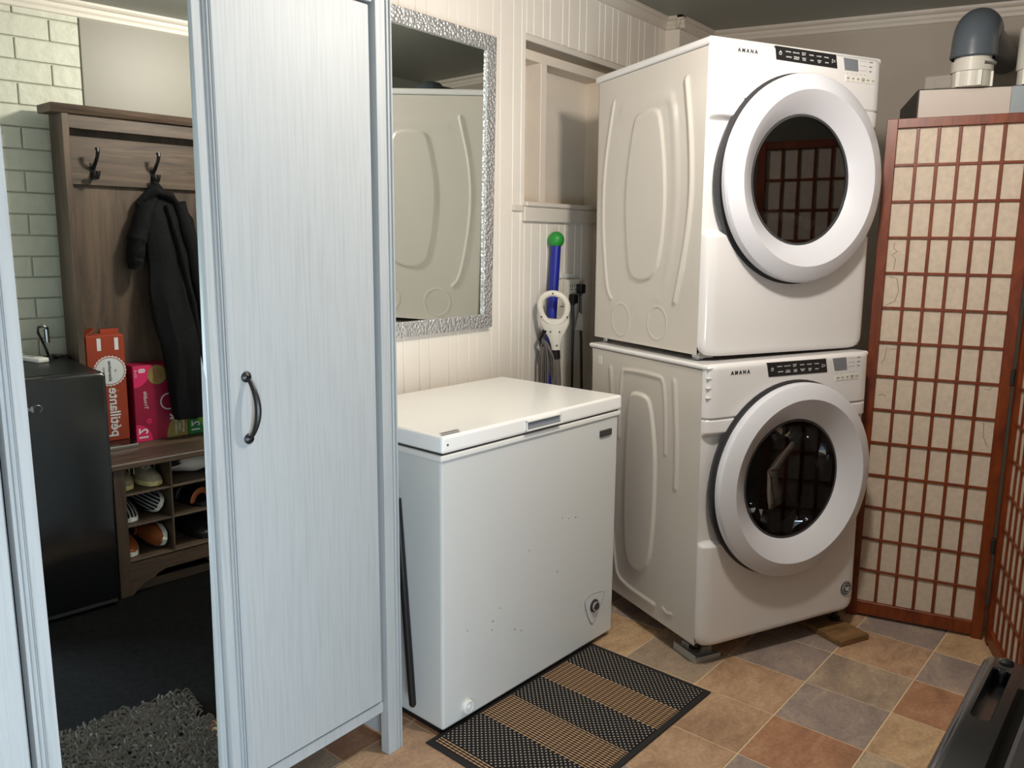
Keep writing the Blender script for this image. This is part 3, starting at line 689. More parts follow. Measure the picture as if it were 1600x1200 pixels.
loop = [sm(.054 * math.sin(t), 1.085 + .052 * math.cos(t) if math.cos(t) > 0 else 1.085 + .070 * math.cos(t)) for t in np.linspace(0, 2 * PI, 33)[:-1]]
b = tube(bmesh.new(), loop, .0125, 12, True); hl = build('loop_handle', b, m_offwhite, SM, True)
b = bmesh.new()
secs = [(1.045, .060, .011), (1.02, .058, .012), (.99, .045, .0125), (.96, .028, .0125), (.93, .020, .012), (.910, .018, .012)]
ringsv = []
for z_, hw, th in secs:
    ringsv.append([b.verts.new(sm(hw * math.cos(a) , z_ - (.014 * (1 - abs(math.cos(a))) if z_ > 1.03 else 0), th * math.sin(a))) for a in np.linspace(0, 2 * PI, 15)[:-1]])
for A_, B_2 in zip(ringsv, ringsv[1:]):
    for k in range(14): b.faces.new((A_[k], A_[(k + 1) % 14], B_2[(k + 1) % 14], B_2[k]))
b.faces.new(ringsv[0]); b.faces.new(ringsv[-1]); build('neck', b, m_offwhite, SM, True)
b = bmesh.new()
for a_, z_ in ((0, 1.137), (-.05, 1.045), (.052, 1.045), (-.018, .985), (.018, .985), (.004, .93)): sphere(b, sm(a_, z_, .0125), .0035, u=8, v=6)
build('screw', b, m_gasket, hl)
b = tube(bmesh.new(), [sm(0, .912), sm(0, .875)], .0155, 12); build('collar', b, m_black, SM, True)
b = tube(bmesh.new(), [sm(0, .88), sm(0, .45), (0, 0, .06)], .0135, 12); build('tube', b, m_cord, SM, True)
b = bx((-.11, -.06, 0), (.11, .06, .05), .012, 2); build('mop_head', b, m_white, SM)
b = tube(bmesh.new(), [sm(-.02, .99), sm(-.045, .985), sm(-.062, .955), sm(-.052, .925)], .008, 8); build('cord_hook', b, m_black, SM, True)
b = bmesh.new()
for k in range(8):
    o_ = -.075 + k * .009; f_ = .010 * math.sin(k * 2.1)
    tube(b, [sm(-.05 + k * .002, .955 - .002 * k, .006 * math.cos(k * 3)), sm(o_ * .9, .88, f_), sm(o_ - .004, .74, f_), sm(o_ + .012, .55, -f_), sm(-.04, .50)], .0042, 6)
build('power_cable', b, m_cord, SM, True)
OU = thing('wall_outlet', 'ivory wall outlet box with two black plugs above the freezer', 'outlet', (2.610, YW - .0005, 1.145))
build('wall_plate', bx((-.052, -.006, -.062), (.052, 0, .058), .003, 2), m_offwhite, OU)
build('outlet_box', bx((-.040, -.036, -.050), (.046, -.006, .050), .005, 2), m_offwhite, OU)
build('bracket', bx((-.062, -.012, .056), (.030, -.0, .076), .002, 1), m_white, OU)
b = bmesh.new()
for x_ in (-.028, .004):
    for dx in (0, .012): box(b, (x_ + dx, -.0372, .018), (x_ + dx + .0025, -.0358, .030))
    box(b, (x_ + .004, -.0372, .006), (x_ + .009, -.0358, .011))
build('socket_slot', b, m_print_d, OU)
for nm, p0, pts, lab in (('power_cord', (2.585, YW - .037, 1.118), [(0, -.012, -.03), (0.003, -.014, -.10), (.008, -.01, -.25), (.012, -.008, -.42), (.03, -.02, -.8), (.07, -.05, -1.085)], 'black power cord from the lower left plug of the outlet'),
                         ('power_cord', (2.640, YW - .037, 1.158), [(0, -.012, -.03), (0.0, -.014, -.10), (.018, -.01, -.22), (.034, -.008, -.46), (.06, -.02, -.85), (.10, -.06, -1.13)], 'black power cord with a paper tag from the right plug of the outlet')):
    T_ = thing(nm, lab, 'cord', p0, 0, 'black cords in the wall outlet')
    b = bx((-.017, -.030, -.022), (.017, .0, .018), .006, 2); build('plug', b, m_black, T_)
    P_ = [Vector((0, -.014, -.015))] + [Vector(q) for q in pts]; Q_ = []
    for i in range(len(P_) - 1):
        for t in (0, .33, .66): Q_.append(P_[i].lerp(P_[i + 1], t))
    Q_.append(P_[-1]); b = tube(bmesh.new(), Q_, [.009 if i < 3 else .0055 for i in range(len(Q_))], 10); build('cable', b, m_black, T_, True)
    if 'tag' in lab:
        b = bmesh.new(); prism(b, [(-.045, -.17), (.005, -.18), (.012, -.115), (-.02, -.10)], -.022, -.0208); build('paper_tag', b, m_white, T_)
# black rod hanging between wardrobe and freezer
RO = thing('black_tube', 'thin black tube hung between the wardrobe and the freezer', 'tube', (1.208, -.553, .080))
b = tube(bmesh.new(), [(0, 0, .0), (0, 0, .006), (-.004, .003, .10), (-.026, .020, .60)], [.006, .0100, .0105, .0105], 14); build('shaft', b, m_black, RO, True)
b = tube(bmesh.new(), [(-.026, .020, .59), (-.034, .03, .602), (-.0605, .03, .602)], .004, 8); build('hook', b, m_steel, RO, True)

# ------------------------------------------------------------------ folding screen
SCN = thing('folding_screen', 'red brown lattice folding screen with cream paper panes right of the washer', 'screen', (2.7419, -1.273, 0))
def screen_panel(loc, rotz, tears):
    w, h, st_, dp = .44, 1.762, .034, .022
    P = build('panel', bx((0, 0, 0), (st_, dp, h), .0015, 1), m_red, SCN); P.location = loc; P.rotation_euler = (0, 0, rotz)
    build('stile', bx((w - st_, 0, 0), (w, dp, h), .0015, 1), m_red, P)
    build('rail', bx((st_, .001, h - .030), (w - st_, dp - .001, h), .0012, 1), m_red, P); build('rail', bx((st_, .001, .012), (w - st_, dp - .001, .060), .0012, 1), m_red, P)
    x0, x1, z0, z1 = st_, w - st_, .060, h - .030; cw, chh = (x1 - x0) / 6, (z1 - z0) / 14
    vm = None
    for k in range(1, 6):
        o_ = build('muntin', bx((-.005, .0085, z0), (.005, .015, z1), .0008, 1), m_red, P) if vm is None else bpy.data.objects.new('muntin', vm.data)
        if vm is None: vm = o_
        else: COL.objects.link(o_); o_.parent = P
        o_.location = (x0 + k * cw, 0, 0)
    hm = None
    for k in range(1, 14):
        o_ = build('muntin', bx((x0, .0080, -.0042), (x1, .0145, .0042), .0008, 1), m_red, P) if hm is None else bpy.data.objects.new('muntin', hm.data)
        if hm is None: hm = o_
        else: COL.objects.link(o_); o_.parent = P
        o_.location = (0, 0, z0 + k * chh)
    pm_ = None
    for i in range(6):
        for j in range(14):
            o_ = build('paper_pane', bx((-cw / 2, .0150, -chh / 2), (cw / 2, .0158, chh / 2)), m_paper, P) if pm_ is None else bpy.data.objects.new('paper_pane', pm_.data)
            if pm_ is None: pm_ = o_
            else: COL.objects.link(o_); o_.parent = P
            o_.location = (x0 + (i + .5) * cw, 0, z0 + (j + .5) * chh)
    b_ = bmesh.new()
    for (i, j, pts) in tears:
        cx_, cz_ = x0 + i * cw, z0 + j * chh
        tube(b_, [(cx_ + a * cw, .0148, cz_ + c * chh) for a, c in pts], .0007, 4)
    if tears: build('tear', b_, m_crack, P)
    return P
screen_panel((0, 0, 0), R(-78.516), [(0, 10, [(.35, .85), (.3, .7), (.5, .62), (.25, .5), (.45, .4), (.4, .1)]), (0, 9, [(.2, .9), (.6, .85), (.75, .5), (.6, .2), (.1, .05)]),
                                     (0, 7, [(.2, .35), (.35, .55), (.4, .85), (.6, .8), (.9, .82)]), (0, 6, [(.2, .42), (.4, .45), (.6, .4)]), (5, 6, [(.35, .85), (.6, .82), (.72, .9)]),
                                     (5, 5, [(.5, .9), (.55, .5), (.75, .25), (.85, .2)])])
ang = R(199)
screen_panel((2.826 - 2.7419, -1.713 + 1.273, 0), ang, [])
for z in (.32, .9, 1.5):
    b = bmesh.new(); box(b, (2.828 - 2.7419 - .010, -1.706 + 1.273 - .006, z), (2.828 - 2.7419 + .004, -1.706 + 1.273 + .006, z + .05), .001, 1); lathe(b, [(.004, z - .003), (.004, z + .053)], 10, (2.826 - 2.7419, -1.709 + 1.273, 0), 'z', True, True)
    build('hinge', b, m_iron, SCN)

# ------------------------------------------------------------------ furnace cabinet and pipes behind the screen
FU = thing('furnace_cabinet', 'tall sheet metal furnace cabinet standing behind the folding screen', 'furnace', (3.016, -1.300, 0), R(-70))
FW_, FD_, FH_ = .446, .46, 1.894  # cabinet and pipes scaled about the camera, clear of the back wall
build('side_panel', bx((-.002, .001, 0), (.004, FD_, FH_ - .001), .001, 1), m_furn_d, FU)
build('front_panel', bx((.004, 0, 0), (.292, FD_ - .002, FH_ - .002), .0015, 1), m_furn, FU); build('front_panel', bx((.2925, -.002, 0), (FW_, FD_ - .002, FH_ - .001), .002, 1), m_furn_g, FU)
build('top_edge', bx((-.002, -.001, FH_ - .003), (FW_, FD_, FH_), .001, 1), m_furn_d, FU)
def pipe(name, label, loc, bend, hgt):
    T_ = thing(name, label, 'pipe', loc)
    r_ = .0615
    b_ = bmesh.new(); lathe(b_, [(r_, 0), (r_, .050), (r_ + .005, .052), (r_ + .005, hgt), (r_ - .003, hgt + .002), (r_ - .003, hgt + .02)], 40, (0, 0, 0), 'z', True, True)
    for a in (R(150), R(215), R(270)): box(b_, (math.cos(a) * (r_ + .001) - .006, math.sin(a) * (r_ + .001) - .006, 0), (math.cos(a) * (r_ + .001) + .006, math.sin(a) * (r_ + .001) + .006, .05))
    build('sleeve', b_, m_pvc_white, T_, False)
    if bend:
        b_ = bmesh.new(); z0 = hgt + .012; rr_ = .066
        lathe(b_, [(r_ + .007, z0), (r_ + .012, z0 + .004), (r_ + .012, z0 + .012), (r_ + .010, z0 + .042)], 40, (0, 0, 0), 'z')
        d = Vector(bend).normalized(); pts = [Vector((0, 0, z0 + .038))] + [d * (rr_ * (1 - math.cos(t))) + Vector((0, 0, z0 + .042 + rr_ * math.sin(t))) for t in np.linspace(0, PI / 2, 12)]
        tube(b_, pts + [pts[-1] + d * .03], r_ + .010, 40)
        build('elbow', b_, m_pvc_grey, T_, True)
        b_ = tube(bmesh.new(), [pts[-1] + d * .02, pts[-1] + d * .575], r_ - .004, 32); build('duct', b_, m_pvc_grey, T_, True)
        L = pts[-1] + d * .425
        b_ = bmesh.new(); tube(b_, [(-r_ * .8, -r_ * .7, hgt - .012), (-r_ * .2, -r_ * 1.15, hgt - .012), (r_ * .6, -r_ * .95, hgt - .012)], .006, 6); build('clamp', b_, m_steel, T_)
    return T_
pipe('vent_pipe', 'white vent pipe with a grey elbow going into the wall above the furnace', (3.094, -1.449, FH_), (1.0, 0.0, 0), .086)
pipe('vent_pipe', 'white vent pipe at the right edge of the photo above the furnace', (3.170, -1.640, FH_), None, .19)
b = bx((0, 0, 0), (.012, .17, .07), .004, 1); box(b, (-.004, .03, .015), (.002, .13, .055), .002, 1); box(b, (-.006, .06, .02), (.0, .075, .04))
o = build('junction_box', b, m_trim); o.location = (BX - .0125, -1.33, 1.995); tag(o, 'painted junction box on the taupe wall beside the vent pipe', 'junction box')

# ------------------------------------------------------------------ striped mat in front of the freezer
MA = Vector((1.950, -.662, 0)); MC = Vector((1.212, -.600, 0)); MBv = Vector((1.921, -1.115, 0)) - MA
MU = (MC - MA); Lm = 0.74; mang = math.atan2(MBv.y, MBv.x)
MT = thing('door_mat', 'black and tan striped woven mat on the floor before the freezer', 'mat', (1.950, -.662, 0.0), mang)
wm_ = MBv.length                       # x runs from the freezer outwards, y along the freezer (towards the camera is negative)
build('backing', bx((0, -.757, .0005), (wm_, 0, .0045), .0015, 1), m_matblk, MT)
ys = [-.018, -.158, -.282, -.423, -.555, -.712, -.741]
for k in range(6):
    build('band', bx((.018, ys[k + 1] + .0005, .0030), (wm_ - .018, ys[k] - .0005, .0062), .0008, 1), m_band_t if k % 2 else m_band_d, MT)

# ------------------------------------------------------------------ black refrigerator (its door top is the glossy thing at the lower right; its front shows in the mirror)
FR = thing('mini_fridge', 'glossy black mini fridge with a recessed door grip beside the bench', 'fridge', (.838, -1.924, .0041), R(-1.935))
fh_ = .855; dth = .040
build('cabinet', bx((-.46, -.46, .015), (0, -dth - .012, fh_), .006, 2), m_fridge, FR)
build('gasket', bx((-.452, -dth - .012, .03), (-.008, -dth, fh_ - .030)), m_black, FR)
# door with a grip slot sunk into its top near the free end
b = bmesh.new(); sx0, sx1, sy0, sy1 = -.168, -.030, -.030, -.0085
X_ = [-.46, -.458, -.45, sx0, sx1, -.012, -.003, 0.0]; Y_ = [-dth, -dth + .002, sy0, sy1, -.004, .0, .003, .005]
def dz(x, y):
    ex1 = max(0, abs(x + .23) - .222) / .008; ey1 = max(0, y + .004) / .009
    return -.010 * min(1, .5 * ex1 * ex1 + ey1 * ey1)
vt = [[b.verts.new((x, y, fh_ + dz(x, y))) for y in Y_] for x in X_]; vb = [[b.verts.new((x, y, .03)) if i in (0, len(X_) - 1) or j in (0, len(Y_) - 1) else None for j, y in enumerate(Y_)] for i, x in enumerate(X_)]
for i in range(len(X_) - 1):
    for j in range(len(Y_) - 1):
        if i == 3 and j == 2: continue
        b.faces.new((vt[i][j], vt[i + 1][j], vt[i + 1][j + 1], vt[i][j + 1]))
rect = [vt[3][2], vt[4][2], vt[4][3], vt[3][3]]
def slot_loop(ix, iy, r_, zf):
    P_ = []
    for cx_, cy_, a0 in ((sx1 - ix - r_, sy1 - iy - r_, 0), (sx0 + ix + r_, sy1 - iy - r_, 90), (sx0 + ix + r_, sy0 + iy + r_, 180), (sx1 - ix - r_, sy0 + iy + r_, 270)):
        for k in range(6): t_ = R(a0 + 18 * k); P_.append((cx_ + r_ * math.cos(t_), cy_ + r_ * math.sin(t_)))
    return [b.verts.new((x, y, fh_ - zf(x))) for x, y in P_]
def sink(x): return .004 + .015 * min(1, max(0, (x - sx0 - .004) / .070)) ** .8
L0 = slot_loop(.001, .0008, .0085, lambda x: 0.0); L1 = slot_loop(.0022, .0020, .0074, lambda x: .002); L2 = slot_loop(.0034, .0030, .0066, sink)
es = [b.edges.new((L0[k], L0[(k + 1) % 24])) for k in range(24)]
es += [b.edges.get((rect[k], rect[(k + 1) % 4])) for k in range(4)]
bmesh.ops.triangle_fill(b, edges=es, use_beauty=True)
for A_, B_2 in ((L0, L1), (L1, L2)):
    for k in range(24): b.faces.new((A_[k], A_[(k + 1) % 24], B_2[(k + 1) % 24], B_2[k]))
bmesh.ops.triangle_fill(b, edges=[b.edges.get((L2[k], L2[(k + 1) % 24])) for k in range(24)], use_beauty=True)
nx_, ny_ = len(X_), len(Y_)
for i in range(nx_ - 1):
    for j in (0, ny_ - 1): b.faces.new((vt[i][j], vt[i + 1][j], vb[i + 1][j], vb[i][j]))
for j in range(ny_ - 1):
    for i in (0, nx_ - 1): b.faces.new((vt[i][j], vt[i][j + 1], vb[i][j + 1], vb[i][j]))
fd = build('door', b, m_gloss, FR, True)
b = bmesh.new(); lathe(b, [(.008, 0), (.008, .003), (.005, .005), (.0005, .0055)], 16, (-.014, -.020, fh_ - .001), 'z'); build('hinge_cap', b, m_gloss, fd, True)
text('name_badge', 'Midea', .030, m_steel, fd, face_m(-.262, .0056, .756, (-1, 0, 0), (0, 0, 1)), ext=.0008, bold=.0002)
b = bmesh.new(); tube(b, [(-.214 - .013 * math.cos(t), .0060, .757 + .012 * math.sin(t)) for t in np.linspace(-.6, 4.2, 20)], .0008, 5); build('badge_ring', b, m_steel, fd)
build('base_trim', bx((-.455, -.05, .012), (-.005, -.004, .0295), .001, 1), m_steel, FR)
for fx in (-.42, -.04):
    for fy in (-.42, -.09): build('foot', lathe(bmesh.new(), [(.014, 0), (.014, .016)], 14, (fx, fy, 0), 'z', True, True), m_black, FR)
# on the fridge
RM = thing('remote_control', 'white remote control lying on top of the black fridge', 'remote', (.700, -2.30, fh_ + .0041), R(70))
b = bx((-.075, -.021, 0), (.075, .021, .018), .006, 2); build('case', b, m_white, RM)
b = bmesh.new()
for k in range(5):
    for j in (-1, 1): box(b, (-.055 + k * .018, j * .009 - .005, .0178), (-.043 + k * .018, j * .009 + .005, .0195), .001, 1)
build('button', b, m_print_g, RM)
CS = thing('charging_stand', 'small black charging stand with a looped cable on the fridge', 'charger', (.765, -2.33, fh_ + .0041))
b = bmesh.new(); lathe(b, [(.03, 0), (.03, .006), (.012, .012)], 20, (0, 0, 0), 'z', True, True); tube(b, [(0, 0, .008), (-.012, 0, .05), (-.030, 0, .10), (-.028, .0, .118), (-.010, 0, .122), (.004, 0, .112)], .007, 8, flat=.7); build('stand', b, m_gloss, CS, True)
b = tube(bmesh.new(), [(-.002, 0, .110), (-.001, 0, .06)], .009, 10); build('clip', b, m_chrome, CS, True)
b = tube(bmesh.new(), [(0, 0, .008), (.02, .03, .012), (.055, .03, .010), (.065, .0, .006), (.04, -.02, .006), (.01, -.01, .010)], .004, 6); build('cable', b, m_black, CS, True)

# ------------------------------------------------------------------ hall tree (seen in the mirror)
HT = thing('hall_tree', 'grey brown wooden hall tree with coat hooks and a shoe cubby bench', 'hall tree', (.854, -1.963, .0041), R(-2.883))
HW = .885; PW = .041; ZB = .512  # hall tree positions come from image pixels traced back through the wardrobe mirror
def hb(name, a0, a1, b0, b1, z0, z1, m=m_oak_v, bev=.0015, parent=None):   # a along the width, b away from the front
    return build(name, bx((a0, -b1, z0), (a1, -b0, z1), bev, 1), m, parent or HT)
for a in (0, HW - PW): hb('post', a, a + PW, 0, .035, 0, ZB - .024)
for a in (.003, HW - .021): hb('side_panel', a, a + .018, .035, .385, 0, ZB - .024)
hb('bench_top', -.010, HW + .010, -.010, .40, ZB - .024, ZB, m_oak_h, .004)
for z in (.388, .268, .133): hb('shelf', PW * .5, HW - PW * .5, .008, .385, z - .007, z, m_oak_h, .001)
for k in (1, 2, 3): hb('divider', .2 * k + .005, .2 * k + .012, .006, .385, .133, ZB - .024, m_oak_v, .001)
hb('bench_back', .02, HW - .02, .385, .395, .05, ZB - .024)
arch = [(PW, .122), (PW, 0), (PW + .006, 0), (PW + .025, .018), (PW + .06, .040), (PW + .085, .044), (PW + .10, .060), (PW + .13, .070), (HW - PW - .13, .070), (HW - PW - .10, .060), (HW - PW - .085, .044), (HW - PW - .06, .040), (HW - PW - .025, .018), (HW - PW - .006, 0), (HW - PW, 0), (HW - PW, .122)]
build('apron', prism(bmesh.new(), arch, -.006, -.024), m_oak_h, HT)
hb('base_board', PW, HW - PW, .030, .048, 0, .030, m_oak_h)
for a in (0, HW - .024): hb('upright', a, a + .024, .267, .400, ZB, 1.735)
hb('back_panel', .024, HW - .024, .345, .357, ZB, 1.70)
hb('frieze', .024, HW - .024, .275, .295, 1.685, 1.735, m_oak_h); hb('hook_rail', .024, HW - .024, .325, .345, 1.492, 1.665, m_oak_h)
b = bmesh.new(); prism(b, [(-.250, 1.764), (-.405, 1.764), (-.405, 1.748), (-.400, 1.735), (-.262, 1.735), (-.255, 1.748)], -.035, HW + .035, 'yz'); build('crown', b, m_oak_h, HT)
for a in (.113, .332, .552, .772):
    b = bmesh.new()
    box(b, (a - .010, -.326, 1.512), (a + .010, -.322, 1.572), .0015, 1)
    tube(b, [(a, -.322, 1.552), (a, -.300, 1.566), (a, -.272, 1.592), (a, -.262, 1.612), (a, -.266, 1.622)], [.008, .0065, .006, .007, .009], 10)
    tube(b, [(a, -.322, 1.540), (a, -.300, 1.520), (a, -.282, 1.518), (a, -.272, 1.532), (a, -.272, 1.542)], [.008, .007, .0065, .007, .009], 10)
    build('hook', b, m_iron, HT, True)
def H2W(a, bb, z, ):
    t = R(-2.883); return (.854 + a * math.cos(t) + bb * math.sin(t), -1.963 + a * math.sin(t) - bb * math.cos(t), z + .0041)
HR = R(-2.883)
def hall_thing(name, label, cat, a, bb, z, rz=0, group=None): return thing(name, label, cat, H2W(a, bb, z), HR + rz, group)
BACKM = lambda x, y, z, ang=0: face_m(x, y, z, (-1, 0, 0), (0, 0, 1)) @ Matrix.Rotation(ang, 4, 'Z')   # print on a face looking towards +y
# jacket
JK = hall_thing('jacket', 'black cotton jacket hanging from a hook of the hall tree', 'jacket', .332, .30, 1.50)
def jacket_body():
    b_ = bmesh.new(); prof = [(1.512, .010, .012, .000), (1.49, .030, .022, .0), (1.465, .060, .030, .004), (1.43, .092, .040, .012), (1.38, .108, .050, .030), (1.30, .106, .055, .038), (1.20, .096, .056, .035),
                              (1.10, .098, .056, .028), (1.00, .098, .056, .030), (.90, .092, .055, .038), (.80, .088, .054, .040), (.70, .084, .052, .042), (.625, .074, .048, .040), (.600, .066, .042, .040)]
    rings = []; n = 40
    for z, hw, th, ca in prof:
        ring = []
        for k in range(n):
            a = 2 * PI * k / n
            fold = 1 + .13 * math.sin(7 * a + z * 5) * min(1, (1.5 - z) * 3) + .07 * math.sin(13 * a - z * 9) * min(1, (1.5 - z) * 2)
            y = th * math.sin(a) * fold
            yo = .115 * min(1, max(0, (1.36 - z) / .5)) ** 1.3
            ring.append(b_.verts.new((ca + hw * math.cos(a) * (1 + .05 * math.sin(3 * a + z * 11)), max(y, -.038) + yo, z - 1.50)))
        rings.append(ring)
    for A, B in zip(rings, rings[1:]):
        for k in range(n): b_.faces.new((A[k], A[(k + 1) % n], B[(k + 1) % n], B[k]))
    b_.faces.new(rings[0][::-1]); b_.faces.new(rings[-1]); return b_
o = build('body', jacket_body(), m_cloth, JK, True)
def sleeve(name, pts, rad, fl=.6):
    b_ = bmesh.new(); P_ = []; Rr = []
    V_ = [Vector(p) for p in pts]
    for i in range(len(V_) - 1):
        for t in (0, .25, .5, .75): P_.append(V_[i].lerp(V_[i + 1], t)); Rr.append((rad[i] * (1 - t) + rad[i + 1] * t) * (1 + .07 * math.sin(len(P_) * 2.3)))
    P_.append(V_[-1]); Rr.append(rad[-1]); tube(b_, P_, Rr, 18, flat=fl); return build(name, b_, m_cloth, JK, True)
sl_ = sleeve('sleeve', [(-.02, .012, -.045), (-.062, .016, -.11), (-.092, .018, -.20), (-.100, .014, -.27), (-.103, .012, -.315)], [.030, .046, .050, .046, .040])
b = lathe(bmesh.new(), [(.0005, .004), (.005, .003), (.006, 0)], 12, (-.098, .045, -.292), 'y'); build('button', b, m_steel, sl_)
sleeve('sleeve', [(.07, .03, -.06), (.105, .065, -.25), (.118, .125, -.55), (.115, .145, -.80), (.110, .145, -.925)], [.035, .042, .040, .038, .034], .7)
sleeve('placket', [(.015, .050, -.07), (.045, .075, -.22), (.068, .130, -.45), (.085, .165, -.70)], [.012, .015, .016, .012], .6)
sleeve('collar', [(-.045, .012, -.055), (-.012, .040, -.022), (.035, .042, -.035), (.082, .020, -.085)], [.016, .020, .020, .016], .7)
# boxes on the bench, laptop slab under the first
LP = hall_thing('tablet', 'flat silver tablet under the orange box on the bench', 'tablet', .100, .245, ZB)
build('shell', bx((-.060, -.075, 0), (.066, .060, .014), .003, 2), m_steel, LP); build('screen', bx((-.054, -.069, .0138), (.060, .054, .0146)), m_gloss, LP)
RB = hall_thing('drink_box', 'tall rust orange drink carton with a round white label', 'box', .098, .275, ZB + .0148, R(3))
b = bx((-.068, -.070, 0), (.068, .0, .412), .002, 1); build('carton', b, m_cardo, RB)
b = bmesh.new(); prism(b, [(-.068, .412), (-.060, .412), (-.03, .436), (-.035, .438)], -.060, -.006); box(b, (.0, -.06, .4115), (.066, -.055, .430)); build('flap', b, m_cardo, RB)
def disc(b_, c, r, y0, y1, n=36, teeth=0):
    P_ = []
    for k in range(n * (2 if teeth else 1)):
        a = 2 * PI * k / (n * (2 if teeth else 1)); rr_ = r * (1 - .07 * (k % 2)) if teeth else r
        P_.append((c[0] + rr_ * math.cos(a), c[1] + rr_ * math.sin(a)))
    prism(b_, P_, y0, y1)
b = bmesh.new(); disc(b, (.010, .275), .060, .0004, .0010, 28, 1); cp_ = build('cap_label', b, m_print_w, RB)
b = bmesh.new(); lathe(b, [(.0535, .0010), (.0535, .0014), (.0510, .0014), (.0510, .0010)], 48, (.010, 0, .275), 'y'); build('cap_ring', b, m_cardo, cp_)
text('cap_print', 'alternatives', .017, m_print_d, cp_, BACKM(.010, .0014, .275, R(90)), bold=.0003)
text('cap_print', 'TISANES', .009, m_print_g, cp_, BACKM(-.012, .0014, .275, R(90))); text('cap_print', 'LES', .008, m_print_g, cp_, BACKM(.030, .0014, .275, R(90)))
text('carton_print', 'p\u00e9tillante', .052, m_print_w, RB, BACKM(.018, .0010, .113, R(90)), bold=.0010)
text('carton_print', 'limonade fine', .020, m_print_w, RB, BACKM(-.040, .0010, .095, R(90)))
b = bmesh.new()
for x0 in (-.030, .032): box(b, (x0, -.0005, .355), (x0 + .014, .0008, .402))
build('barcode', b, m_print_w, RB)
b = bmesh.new(); disc(b, (-.040, .170), .016, -.0004, .0009); disc(b, (.035, .195), .006, -.0004, .0009); build('fruit_print', b, m_orange, RB)
def carton(name, label, a, w, h, m, mq):
    T_ = hall_thing(name, label, 'box', a, .245, ZB)
    build('carton', bx((-w / 2, -.085, 0), (w / 2, 0, h), .002, 1), m, T_)
    q = [(-w / 2 + .001, .001)] + [(-w / 2 + .001 + .062 * math.cos(t), .001 + .070 * math.sin(t)) for t in np.linspace(0, PI / 2, 10)]
    q2 = [(w / 2 - .001 - (x + w / 2 - .001), z) for x, z in q]
    # the corner that shows leftmost in the mirror is at low x
    b_ = bmesh.new(); prism(b_, q, .0003, .0009); qt = build('corner_print', b_, mq, T_)
    text('count_print', '12', .050, m_print_w, qt, BACKM(-w / 2 + .026, .0011, .030, R(90)), bold=.0008)
    return T_
CB = carton('drink_box', 'crimson drink carton partly behind the hanging jacket', .283, .206, .303, m_cardp, m_pink)
b = bmesh.new(); prism(b, [(-.102, .302)] + [(-.102 + .070 * math.cos(t), .302 - .085 * math.sin(t)) for t in np.linspace(0, PI / 2, 10)], .0003, .0009); qt = build('corner_print', b, m_pink, CB)
text('count_print', '8', .034, m_print_w, qt, BACKM(-.070, .0011, .283, R(90)), bold=.001); text('count_print', '12 x 8', .012, m_print_w, qt, BACKM(-.093, .0011, .272, R(90)))
b = bmesh.new(); disc(b, (-.010, .262), .038, .0003, .0009); s_ = build('seal_print', b, m_gold, CB); text('seal_text', 'ZERO\nCALORIES\nNATURAL', .012, m_cardp, s_, BACKM(-.010, .0011, .262, R(90)))
b = bmesh.new(); prism(b, [(.102, .001)] + [(.102 - .085 * math.cos(t), .001 + .105 * math.sin(t)) for t in np.linspace(0, PI / 2, 12)], .0003, .0009); s_ = build('seal_print', b, m_gold, CB)
text('seal_text', 'sparkling\nwater\ncranberry', .015, m_print_w, s_, BACKM(.070, .0011, .040, R(90)))
b = bmesh.new(); lathe(b, [(.034, .0003), (.034, .0012), (.029, .0012), (.029, .0003)], 40, (.030, 0, .150), 'y'); build('ring_print', b, m_print_w, CB)
text('brand_print', 'Trouble', .022, m_print_w, CB, BACKM(-.060, .0010, .165, R(90))); text('brand_print', 'k', .050, m_print_w, CB, BACKM(.048, .0010, .085, R(90)), bold=.001)
b = bmesh.new(); lathe(b, [(.010, .0003), (.010, .0010), (.004, .0010)], 20, (-.050, 0, .080), 'y'); build('fruit_print', b, m_pink, CB)
carton('drink_box', 'lime green drink carton right of the crimson one on the bench', .445, .110, .27, m_cardg, m_gdark)
